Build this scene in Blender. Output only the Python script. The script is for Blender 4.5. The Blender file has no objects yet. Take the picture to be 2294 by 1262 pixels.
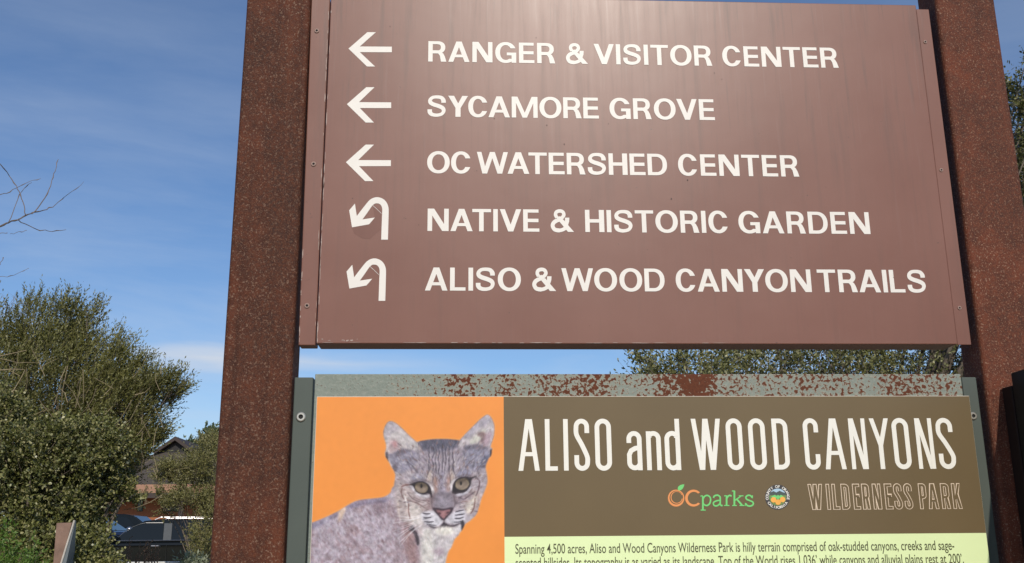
import bpy, bmesh, math, random
import numpy as np
from mathutils import Vector, Matrix
R = math.radians
S = bpy.context.scene
COL = S.collection
# =================== camera, sky, sun, exposure ===================
CAM = Vector((-0.07543, -2.3, 1.5)); YAW, PITCH, ROLL, FOC = -0.05096, 0.254943, -0.008304, 2219.0
cam = bpy.data.objects.new('camera', bpy.data.cameras.new('camera')); COL.objects.link(cam)
cam.data.sensor_width = 36; cam.data.lens = 36*FOC/2294; cam.data.clip_start = .05; cam.data.clip_end = 2000
_r = Vector((math.cos(YAW), math.sin(YAW), 0)); _f = Vector((-math.sin(YAW)*math.cos(PITCH), math.cos(YAW)*math.cos(PITCH), math.sin(PITCH)))
_u = _r.cross(_f); R2 = _r*math.cos(ROLL)+_u*math.sin(ROLL); U2 = -_r*math.sin(ROLL)+_u*math.cos(ROLL)
cam.matrix_world = Matrix(((R2.x, U2.x, -_f.x, CAM.x), (R2.y, U2.y, -_f.y, CAM.y), (R2.z, U2.z, -_f.z, CAM.z), (0, 0, 0, 1)))
S.camera = cam
def P(u, v, Y):
    """survey helper: the point seen at photo pixel (u, v) on the vertical plane y = Y"""
    d = _f+R2*((u-1147)/FOC)-U2*((v-631)/FOC)
    return CAM+d*((Y-CAM.y)/d.y)
SUN_AZ, SUN_EL = R(8), R(34.5)
sd = Vector((math.sin(SUN_AZ)*math.cos(SUN_EL), -math.cos(SUN_AZ)*math.cos(SUN_EL), math.sin(SUN_EL)))
W = bpy.data.worlds.new('World'); S.world = W; W.use_nodes = True
nt = W.node_tree; bg = nt.nodes['Background']; bg.inputs['Strength'].default_value = .105
sky = nt.nodes.new('ShaderNodeTexSky'); sky.sky_type = 'NISHITA'; sky.sun_disc = False
sky.sun_elevation = SUN_EL; sky.sun_rotation = math.atan2(sd.x, sd.y); sky.air_density = 1.0; sky.dust_density = .6; sky.ozone_density = 2.2; sky.altitude = 100
def wn(t, **k):
    n = nt.nodes.new(t)
    for a, b in k.items(): setattr(n, a, b)
    return n
tc = wn('ShaderNodeTexCoord'); mp = wn('ShaderNodeMapping'); mp.inputs['Scale'].default_value = (1.6, 1.6, 8.5); mp.inputs['Rotation'].default_value = (0, R(1.5), 0)
nz = wn('ShaderNodeTexNoise'); nz.inputs['Scale'].default_value = 1.7; nz.inputs['Detail'].default_value = 9; nz.inputs['Roughness'].default_value = .58; nz.inputs['Distortion'].default_value = .25
cr = wn('ShaderNodeValToRGB'); cr.color_ramp.elements[0].position = .38; cr.color_ramp.elements[1].position = .78; cr.color_ramp.elements[1].color = (.60, .60, .60, 1)
# one low thin cloud streak above the horizon
sx = wn('ShaderNodeSeparateXYZ'); mp2 = wn('ShaderNodeMapping'); mp2.inputs['Scale'].default_value = (3, 3, 20)
nz2 = wn('ShaderNodeTexNoise'); nz2.inputs['Scale'].default_value = 2.2; nz2.inputs['Detail'].default_value = 5
def mth(op, a, b=None, clamp=False):
    n = wn('ShaderNodeMath', operation=op, use_clamp=clamp)
    for i, q in enumerate((a, b)):
        if q is None: continue
        if isinstance(q, (int, float)): n.inputs[i].default_value = q
        else: nt.links.new(q, n.inputs[i])
    return n.outputs[0]
nt.links.new(tc.outputs['Generated'], mp.inputs['Vector']); nt.links.new(mp.outputs[0], nz.inputs['Vector']); nt.links.new(nz.outputs['Fac'], cr.inputs['Fac'])
nt.links.new(tc.outputs['Generated'], sx.inputs[0]); nt.links.new(tc.outputs['Generated'], mp2.inputs['Vector']); nt.links.new(mp2.outputs[0], nz2.inputs['Vector'])
zz = mth('ADD', sx.outputs['Z'], mth('MULTIPLY', mth('SUBTRACT', nz2.outputs['Fac'], .5), .03))
dz = mth('ABSOLUTE', mth('SUBTRACT', zz, .170))
band = mth('SUBTRACT', 1, mth('MULTIPLY', dz, 75), True)
band = mth('MULTIPLY', band, mth('SUBTRACT', 1, mth('MULTIPLY', mth('ABSOLUTE', mth('ADD', sx.outputs['X'], .22)), 4.0), True))
fac = mth('ADD', mth('MULTIPLY', cr.outputs['Color'], mth('SUBTRACT', 1.15, mth('MULTIPLY', sx.outputs['Z'], 1.9), True)), mth('MULTIPLY', band, .85), True)
mx = wn('ShaderNodeMixRGB'); mx.inputs['Color2'].default_value = (5.6, 6.3, 7.4, 1)
tint = wn('ShaderNodeMixRGB', blend_type='MULTIPLY'); tint.inputs['Fac'].default_value = 1; tint.inputs['Color2'].default_value = (.77, .90, 1.07, 1)
nt.links.new(sky.outputs[0], tint.inputs['Color1'])
nt.links.new(fac, mx.inputs['Fac']); nt.links.new(tint.outputs[0], mx.inputs['Color1']); nt.links.new(mx.outputs[0], bg.inputs['Color'])
sun = bpy.data.objects.new('sun', bpy.data.lights.new('sun', 'SUN')); COL.objects.link(sun)
sun.data.energy = 3.15; sun.data.angle = R(.5); sun.data.color = (1, .93, .825); sun.location = (2, -8, 9)
sun.rotation_euler = sd.to_track_quat('Z', 'Y').to_euler()
S.view_settings.view_transform = 'Standard'; S.view_settings.look = 'None'; S.view_settings.exposure = 0; S.view_settings.gamma = 1

# =================== helpers ===================
def lin(c):
    return tuple(((q/255)/12.92 if q/255 <= .04045 else (((q/255)+.055)/1.055)**2.4) for q in c)
def link(o, parent=None, loc=None):
    COL.objects.link(o)
    if parent is not None: o.parent = parent
    return o
def tag(o, label=None, cat=None, group=None, kind=None):
    for k, v in (('label', label), ('category', cat), ('group', group), ('kind', kind)):
        if v: o[k] = v
    return o
def thing(name, loc, label, cat, group=None, rz=0):
    o = bpy.data.objects.new(name, None); o.empty_display_size = .1; o.location = loc; o.rotation_euler = (0, 0, rz)
    COL.objects.link(o); return tag(o, label, cat, group)
class MB:
    """collects polygons (world or local coordinates) and links them as one mesh object"""
    def __init__(s): s.v, s.f, s.m = [], [], []
    def add(s, verts, faces, mat=0):
        b = len(s.v); s.v += [tuple(q) for q in verts]; s.f += [tuple(i+b for i in f) for f in faces]; s.m += [mat]*len(faces)
    def box(s, x0, x1, y0, y1, z0, z1, mat=0):
        s.add([(x0, y0, z0), (x1, y0, z0), (x1, y1, z0), (x0, y1, z0), (x0, y0, z1), (x1, y0, z1), (x1, y1, z1), (x0, y1, z1)],
              [(0, 3, 2, 1), (4, 5, 6, 7), (0, 1, 5, 4), (1, 2, 6, 5), (2, 3, 7, 6), (3, 0, 4, 7)], mat)
    def prism(s, pts, off, mat=0):
        """pts: planar outline, off: extrusion vector"""
        n = len(pts); off = Vector(off); a = [Vector(p) for p in pts]
        s.add(a+[p+off for p in a], [tuple(range(n)), tuple(range(2*n-1, n-1, -1))]+[(i, i+n, (i+1) % n+n, (i+1) % n) for i in range(n)], mat)
    def tube(s, pts, radii, n=6, mat=0):
        pts = [Vector(p) for p in pts]; m = len(pts)
        if not hasattr(radii, '__len__'): radii = [radii]*m
        V, up = [], None
        for i in range(m):
            t = (pts[min(i+1, m-1)]-pts[max(i-1, 0)]).normalized()
            if up is None: up = t.orthogonal().normalized()
            up = (up-t*up.dot(t)); up = up.normalized() if up.length > 1e-6 else t.orthogonal().normalized()
            w = t.cross(up)
            for k in range(n):
                a = 2*math.pi*k/n; V.append(pts[i]+(up*math.cos(a)+w*math.sin(a))*radii[i])
        F = [(i*n+k, i*n+(k+1) % n, (i+1)*n+(k+1) % n, (i+1)*n+k) for i in range(m-1) for k in range(n)]
        F += [tuple(range(n-1, -1, -1)), tuple(range((m-1)*n, m*n))]
        s.add(V, F, mat)
    def lathe(s, prof, c, n=20, mat=0, axis='z'):
        V = []
        for r, h in prof:
            for k in range(n):
                a = 2*math.pi*k/n; x, y = r*math.cos(a), r*math.sin(a)
                V.append((c[0]+x, c[1]+y, c[2]+h) if axis == 'z' else (c[0]+x, c[1]-h, c[2]+y))
        m = len(prof)
        s.add(V, [(i*n+k, i*n+(k+1) % n, (i+1)*n+(k+1) % n, (i+1)*n+k) for i in range(m-1) for k in range(n)]+[tuple(range(n)), tuple(range((m-1)*n, m*n))], mat)
    def build(s, name, mats, parent=None, smooth=False, bevel=0, seg=2, recalc=True):
        me = bpy.data.meshes.new(name); me.from_pydata(s.v, [], s.f)
        for m in (mats if isinstance(mats, (list, tuple)) else [mats]): me.materials.append(m)
        me.polygons.foreach_set('material_index', s.m)
        bm = bmesh.new(); bm.from_mesh(me)
        if bevel or recalc: bmesh.ops.remove_doubles(bm, verts=bm.verts, dist=1e-6)
        if recalc: bmesh.ops.recalc_face_normals(bm, faces=bm.faces)
        if bevel:
            es = [e for e in bm.edges if len(e.link_faces) == 2 and e.calc_face_angle(0) > .6]
            bmesh.ops.bevel(bm, geom=es, offset=bevel, segments=seg, affect='EDGES', profile=.5)
        bm.to_mesh(me); bm.free()
        if smooth:
            me.polygons.foreach_set('use_smooth', [True]*len(me.polygons))
        o = bpy.data.objects.new(name, me); COL.objects.link(o)
        if parent is not None:
            o.parent = parent; bpy.context.view_layer.update(); o.matrix_parent_inverse = parent.matrix_world.inverted()
        return o
def fast_mesh(name, verts, faces, mat, parent=None, smooth=False):
    """verts Nx3, faces Mx4 numpy arrays"""
    me = bpy.data.meshes.new(name); k = faces.shape[1]
    me.vertices.add(len(verts)); me.vertices.foreach_set('co', np.ascontiguousarray(verts, np.float32).ravel())
    me.loops.add(faces.size); me.loops.foreach_set('vertex_index', np.ascontiguousarray(faces, np.int32).ravel())
    me.polygons.add(len(faces)); me.polygons.foreach_set('loop_start', np.arange(0, faces.size, k, dtype=np.int32))
    me.update(calc_edges=True); me.materials.append(mat)
    if smooth: me.polygons.foreach_set('use_smooth', np.ones(len(faces), bool))
    o = bpy.data.objects.new(name, me); COL.objects.link(o)
    if parent is not None:
        o.parent = parent; bpy.context.view_layer.update(); o.matrix_parent_inverse = parent.matrix_world.inverted()
    return o
class Mat:
    def __init__(s, name):
        s.m = bpy.data.materials.new(name); s.m.use_nodes = True; s.t = s.m.node_tree; s.b = s.t.nodes['Principled BSDF']; s.tc = None
    def n(s, typ, inp={}, **k):
        n = s.t.nodes.new(typ)
        for a, b in k.items(): setattr(n, a, b)
        for a, b in inp.items():
            if isinstance(b, bpy.types.NodeSocket): s.t.links.new(b, n.inputs[a])
            else: n.inputs[a].default_value = b
        return n
    def co(s, scale=(1, 1, 1)):
        if s.tc is None: s.tc = s.n('ShaderNodeNewGeometry')
        return s.n('ShaderNodeMapping', {'Vector': s.tc.outputs['Position'], 'Scale': scale}).outputs[0]
    def noise(s, scale, detail=4, rough=.55, vec=None, dist=0):
        return s.n('ShaderNodeTexNoise', {'Vector': vec or s.co(), 'Scale': scale, 'Detail': detail, 'Roughness': rough, 'Distortion': dist}).outputs['Fac']
    def ramp(s, f, stops, interp='LINEAR'):
        r = s.n('ShaderNodeValToRGB', {'Fac': f}); e = r.color_ramp.elements; r.color_ramp.interpolation = interp
        while len(e) < len(stops): e.new(.5)
        for q, (p, c) in zip(e, stops):
            q.position = p; q.color = (c, c, c, 1) if isinstance(c, (int, float)) else tuple(c)+(1,)
        return r.outputs['Color']
    def mix(s, f, a, b, mode='MIX'):
        n = s.n('ShaderNodeMixRGB', blend_type=mode)
        for i, q in enumerate((f, a, b)):
            if isinstance(q, bpy.types.NodeSocket): s.t.links.new(q, n.inputs[i])
            else: n.inputs[i].default_value = q if i == 0 else tuple(q)+(1,)
        return n.outputs[0]
    def math(s, op, a, b=0, clamp=False):
        return s.n('ShaderNodeMath', {0: a, 1: b}, operation=op, use_clamp=clamp).outputs[0]
    def set(s, **k):
        for a, b in k.items():
            a = {'color': 'Base Color', 'rough': 'Roughness', 'metal': 'Metallic', 'spec': 'Specular IOR Level', 'normal': 'Normal', 'coat': 'Coat Weight', 'coatr': 'Coat Roughness', 'alpha': 'Alpha', 'trans': 'Transmission Weight'}.get(a, a)
            if isinstance(b, bpy.types.NodeSocket): s.t.links.new(b, s.b.inputs[a])
            else: s.b.inputs[a].default_value = tuple(b)+(1,) if isinstance(b, (tuple, list)) else b
        return s
    def bump(s, h, strength=.3, dist=.01):
        return s.n('ShaderNodeBump', {'Height': h, 'Strength': strength, 'Distance': dist}).outputs[0]
def plain(name, color, rough=.5, metal=0., spec=.5, vary=.12, scale=30, bump=0):
    m = Mat(name); f = m.noise(scale, 5)
    c = m.mix(m.ramp(f, [(.3, 0.), (.7, 1.)]), tuple(q*(1-vary) for q in color), tuple(min(q*(1+vary), 1) for q in color))
    m.set(color=c, rough=rough, metal=metal, spec=spec)
    if bump: m.set(normal=m.bump(f, bump, .004))
    return m.m
# =================== materials ===================
M = {}
def rust(name, dark, mid, lite, k):
    m = Mat(name)
    n1 = m.noise(165+k, 4, .65); n2 = m.noise(5, 6, .62, m.co((1, 1, .5))); n3 = m.noise(360+k, 2, .5); n4 = m.noise(26, 5, .65); run = m.noise(26, 4, .6, m.co((1, 1, .035)))
    base = m.mix(m.ramp(n1, [(.32, 0.), (.68, 1.)]), dark, mid)
    base = m.mix(m.ramp(n2, [(.42, 0.), (.70, .75)]), base, (mid[0]*1.5, mid[1]*1.15, mid[2]*.85))
    base = m.mix(m.ramp(n4, [(.45, 0.), (.72, .7)]), base, dark)
    base = m.mix(m.ramp(run, [(.56, 0.), (.70, .55)]), base, (dark[0]*.9, dark[1]*.9, dark[2]*.9)); base = m.mix(m.ramp(run, [(.28, .45), (.40, 0.)]), base, (mid[0]*1.35, mid[1]*1.25, mid[2]*1.1))
    base = m.mix(m.ramp(n3, [(.53, 0.), (.68, .6)]), base, (lite[0]*.7, lite[1]*.6, lite[2]*.55))
    base = m.mix(m.math('MULTIPLY', m.ramp(m.noise(205+k, 2, .5), [(.60, 0.), (.67, .85)]), m.ramp(n2, [(.35, .45), (.6, 1.)])), base, lite)
    h = m.math('ADD', n1, m.math('MULTIPLY', n3, .6))
    m.set(color=base, rough=m.ramp(n1, [(.3, .62), (.7, .85)]), spec=.3, normal=m.bump(h, .6, .004)); return m.m
M['rust'] = rust('weathering_steel', (.030, .0088, .0040), (.105, .032, .0140), (.23, .14, .092), 0)
M['rust_red'] = rust('weathering_steel_red', (.048, .0135, .0065), (.138, .039, .0185), (.31, .18, .115), 20)
# faded brown sign paint with vertical dirt runs
m = Mat('brown_sign_paint')
s1 = m.noise(14, 6, .62, m.co((2.4, 1, .16)), .2); s2 = m.noise(42, 5, .6, m.co((2.0, 1, .07))); cl = m.noise(3.2, 6, .58); zt = m.n('ShaderNodeMapRange', {0: m.n('ShaderNodeSeparateXYZ', {0: m.co()}).outputs[2], 1: 2.2, 2: 2.9, 3: .25, 4: 1.}).outputs[0]
c = m.mix(m.ramp(cl, [(.3, 0.), (.7, 1.)]), (.186, .077, .051), (.216, .096, .067))
c = m.mix(m.math('MULTIPLY', m.ramp(s1, [(.53, 0.), (.66, .55)]), zt), c, (.115, .062, .046)); c = m.mix(m.math('MULTIPLY', m.ramp(s2, [(.58, 0.), (.68, .45)]), zt), c, (.10, .058, .045)); c = m.mix(m.math('MULTIPLY', m.ramp(s2, [(.30, .4), (.42, 0.)]), zt), c, (.24, .145, .115))
c = m.mix(m.ramp(m.noise(75, 3), [(.715, 0.), (.75, .6)]), c, (.07, .045, .035))
ro = m.math('ADD', m.math('ADD', .372, m.math('MULTIPLY', m.math('MULTIPLY', m.math('SUBTRACT', s1, .5), .10), zt)), m.math('ADD', m.math('MULTIPLY', m.math('SUBTRACT', s2, .5), .05), m.math('MULTIPLY', m.math('SUBTRACT', cl, .5), .06)))
m.set(color=c, rough=ro, spec=.38, normal=m.bump(m.noise(3.5, 3), .03, .03)); M['brown'] = m.m
M['brown_patch'] = plain('brown_patch_vinyl', (.178, .074, .050), .36, spec=.36, vary=.05)
M['letter'] = plain('reflective_cream_vinyl', (.765, .71, .635), .45, vary=.03, scale=12)
M['title'] = plain('print_cream', (.84, .80, .70), .35, vary=.02)
# pale green paint blistered with rust
m = Mat('rusted_green_paint')
g = m.mix(m.noise(28, 5), (.150, .178, .145), (.235, .255, .205)); g = m.mix(m.ramp(m.noise(110, 3), [(.5, 0.), (.7, .5)]), g, (.30, .30, .245))
den = m.noise(5.5, 4, .65, m.co((1, 1, .5)))
posx = m.n('ShaderNodeSeparateXYZ', {0: m.co()}).outputs[0]
hump = m.math('ADD', m.math('MULTIPLY', m.math('SUBTRACT', 1., m.math('MULTIPLY', m.math('ABSOLUTE', m.math('SUBTRACT', posx, .47)), 11.), True), .13), m.math('MULTIPLY', m.math('SUBTRACT', 1., m.math('MULTIPLY', m.math('ABSOLUTE', m.math('SUBTRACT', posx, .12)), 6.), True), .05))
left = m.n('ShaderNodeMapRange', {0: posx, 1: -.36, 2: -.1, 3: -.2, 4: .0}).outputs[0]
r1 = m.math('ADD', m.math('ADD', m.noise(105, 5, .6, None, .3), m.math('MULTIPLY', m.math('SUBTRACT', den, .5), .62)), m.math('ADD', left, hump))
fac = m.math('MAXIMUM', m.ramp(r1, [(.530, 0.), (.560, 1.)]), m.math('MULTIPLY', m.ramp(m.noise(210, 3, .6), [(.60, 0.), (.64, .9)]), m.ramp(r1, [(.36, 0.), (.46, 1.)])))
rc = m.mix(m.noise(160, 3), (.045, .011, .004), (.165, .045, .014))
hal = m.ramp(r1, [(.47, 0.), (.54, .6)])
g = m.mix(hal, g, (.33, .26, .17))
m.set(color=m.mix(fac, g, rc), rough=m.ramp(fac, [(0., .5), (1., .9)]), normal=m.bump(r1, .35, .003)); M['rusted_green'] = m.m
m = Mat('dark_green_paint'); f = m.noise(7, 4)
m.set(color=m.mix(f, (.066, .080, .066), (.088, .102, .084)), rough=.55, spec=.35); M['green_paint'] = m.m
M['olive_print'] = plain('print_olive_brown', (.150, .104, .048), .38, spec=.35, vary=.05, scale=4)
M['lime_print'] = plain('print_pale_lime', (.75, .86, .45), .38, vary=.02, scale=4)
M['panel_edge'] = plain('laminate_edge', (.70, .62, .50), .5)
M['text_print'] = plain('print_dark_olive', (.085, .085, .035), .4, vary=.03)
M['orange_print'] = plain('print_orange', (.80, .29, .085), .4, vary=.03)
M['green_print'] = plain('print_green', (.17, .62, .17), .4, vary=.03)
M['tan_print'] = plain('print_tan', (.74, .58, .42), .4, vary=.03)
M['seal_dark'] = plain('print_charcoal', (.05, .043, .042), .4); M['seal_sky'] = plain('print_sky', (.45, .62, .74), .4)
M['seal_hill'] = plain('print_hill', (.07, .09, .08), .4); M['seal_field'] = plain('print_field', (.16, .25, .07), .4); M['seal_orange'] = plain('print_fruit', (.85, .40, .07), .4)
M['steel'] = plain('zinc_screw', (.50, .47, .40), .38, .8); M['hole'] = plain('socket_dark', (.01, .009, .008), .8)
M['black_paint'] = plain('black_green_paint', (.011, .011, .010), .55, spec=.25); M['black_metal'] = plain('dark_rusty_edge', (.02, .011, .009), .7, spec=.2)
m = Mat('wildlife_print'); at = m.n('ShaderNodeVertexColor', layer_name='print'); m.set(color=at.outputs['Color'], rough=.34, spec=.4); M['cat'] = m.m
def leafmat(name, cols, rough=.45, trans=.13, spec=.45):
    m = Mat(name); ri = m.n('ShaderNodeNewGeometry').outputs['Random Per Island']
    c = m.ramp(ri, [(i/(len(cols)-1), q) for i, q in enumerate(cols)]); c = m.mix(m.ramp(m.noise(1.6, 3), [(.35, 0.), (.7, .45)]), c, tuple(q*1.5 for q in cols[len(cols)//2]))
    m.set(color=c, rough=rough, spec=spec)
    tr = m.n('ShaderNodeBsdfTranslucent', {'Color': m.mix(1., c, (.9, 1., .35), 'MULTIPLY')}); ms = m.n('ShaderNodeMixShader', {0: trans, 1: m.b.outputs[0], 2: tr.outputs[0]})
    m.t.links.new(ms.outputs[0], m.t.nodes['Material Output'].inputs[0]); return m.m
M['leaf_oak'] = leafmat('coast_oak_leaf', [(.045, .052, .015), (.095, .100, .030), (.155, .150, .052), (.32, .30, .155)], .40, .12, .42)
M['leaf_bush'] = leafmat('coyote_brush_leaf', [(.038, .047, .012), (.092, .100, .026), (.165, .168, .050), (.40, .36, .18)], .38, .12, .42)
M['leaf_olive'] = leafmat('olive_shrub_leaf', [(.062, .068, .018), (.115, .116, .031), (.165, .156, .045), (.24, .222, .090)], .5)
M['leaf_grey'] = leafmat('shrub_leaf_grey', [(.070, .074, .022), (.135, .130, .040), (.19, .175, .058), (.27, .245, .11)], .5)
M['leaf_far'] = leafmat('far_tree_leaf', [(.06, .085, .045), (.10, .13, .065), (.15, .18, .10)], .6)
M['leaf_bright'] = leafmat('fresh_leaf', [(.07, .14, .02), (.13, .22, .035), (.17, .26, .06)], .45, .35)
M['leaf_sage'] = leafmat('sage_leaf', [(.16, .19, .12), (.25, .28, .18), (.34, .36, .26)], .7, .15)
M['twig_pale'] = plain('bare_twig_pale', (.29, .225, .13), .8, vary=.3, scale=9); M['twig_dark'] = plain('bare_twig_dark', (.17, .13, .105), .85, vary=.3, scale=9)
M['twig_grey'] = plain('bare_twig_grey', (.21, .165, .13), .85, vary=.3, scale=9)
M['bark'] = plain('bark', (.12, .095, .07), .9, vary=.35, scale=20, bump=.5)
def carpaint(name, c): return plain(name, c, .13, 0, .28, .02, 3)
M['car_black'] = carpaint('car_paint_black', (.0045, .0055, .0055)); M['car_blue'] = carpaint('car_paint_blue', (.012, .022, .06))
M['car_glass'] = plain('car_glass', (.006, .008, .010), .05, 0, .28, .02, 3); M['shield_glass'] = plain('tinted_windscreen', (.025, .045, .028), .08, 0, .3, .02, 3)
M['chrome'] = plain('chrome_trim', (.45, .45, .46), .38, 1, vary=.02); M['pillar'] = plain('grey_pillar', (.085, .085, .08), .22); M['tyre'] = plain('tyre', (.018, .018, .018), .85); M['alloy'] = plain('alloy_rim', (.45, .45, .46), .3, .9)
M['lamp'] = plain('lamp_lens', (.5, .5, .48), .1)
m = Mat('brick_wall'); bt = m.n('ShaderNodeTexBrick', {'Vector': m.n('ShaderNodeMapping', {'Vector': m.n('ShaderNodeNewGeometry').outputs['Position'], 'Rotation': (R(90), 0, 0)}).outputs[0], 'Scale': 4.5, 'Color1': (.37, .125, .05, 1), 'Color2': (.31, .10, .04, 1), 'Mortar': (.34, .17, .09, 1), 'Mortar Size': .015}); m.set(color=bt.outputs['Color'], rough=.85); M['brick'] = m.m
m = Mat('roof_shingles'); w = m.n('ShaderNodeTexWave', {'Vector': m.co((0, 1, 0)), 'Scale': 3.2, 'Distortion': 1.5, 'Detail': 3}); m.set(color=m.mix(m.noise(6, 4), (.055, .045, .038), (.092, .074, .06)), rough=.9, normal=m.bump(w.outputs['Fac'], .4, .03)); M['roof'] = m.m
M['roof_tan'] = plain('porch_roof_tan', (.42, .22, .125), .85, vary=.15, scale=3); M['fascia'] = plain('brown_fascia', (.05, .034, .028), .7); M['louvre'] = plain('dark_louvre', (.02, .017, .016), .7); M['green_frame'] = plain('green_frame', (.03, .055, .045), .5)
M['win'] = plain('window_glass', (.02, .028, .028), .08)
m = Mat('dry_soil'); f = m.noise(3, 6); m.set(color=m.mix(m.noise(40, 4), m.mix(f, (.16, .115, .075), (.24, .18, .12)), (.11, .10, .05)), rough=.95, normal=m.bump(m.noise(60, 4), .5, .03)); M['soil'] = m.m
m = Mat('decomposed_granite'); m.set(color=m.mix(m.noise(90, 4), (.30, .24, .17), (.42, .35, .26)), rough=.95, normal=m.bump(m.noise(140, 3), .4, .01)); M['path'] = m.m
m = Mat('asphalt'); m.set(color=m.mix(m.noise(120, 3), (.04, .04, .04), (.07, .068, .065)), rough=.9); M['asphalt'] = m.m
M['white_line'] = plain('road_paint', (.7, .7, .68), .7); M['kerb'] = plain('concrete', (.42, .41, .38), .9)
M['yellow'] = plain('faded_yellow_paint', (.76, .56, .20), .45, vary=.08, scale=12); M['post_brown'] = plain('weathered_brown_board', (.235, .145, .105), .8, vary=.22, scale=14); M['post_grey'] = plain('grey_sheet_metal', (.155, .175, .18), .5, vary=.12, scale=12); M['post_edge'] = plain('pale_plate_edge', (.55, .50, .43), .5)
M['mark'] = plain('dark_marking', (.03, .03, .035), .6); M['rail'] = plain('white_rail_paint', (.62, .61, .58), .5); M['stalk'] = plain('dry_stalk', (.17, .11, .075), .9, vary=.3)
M['washer'] = plain('worn_washer', (.30, .19, .15), .5); M['chip_glint'] = plain('chip_and_highlight', (.38, .28, .235), .6); M['speck'] = plain('dirt_speck', (.05, .035, .03), .8)  # the pale chip tone also paints in highlights along the sheet edges
m = Mat('scrub_hill'); m.set(color=m.mix(m.ramp(m.noise(.09, 6, .65), [(.4, 0.), (.6, 1.)]), (.055, .062, .028), (.17, .14, .07)), rough=.95); M['hill'] = m.m
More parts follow.
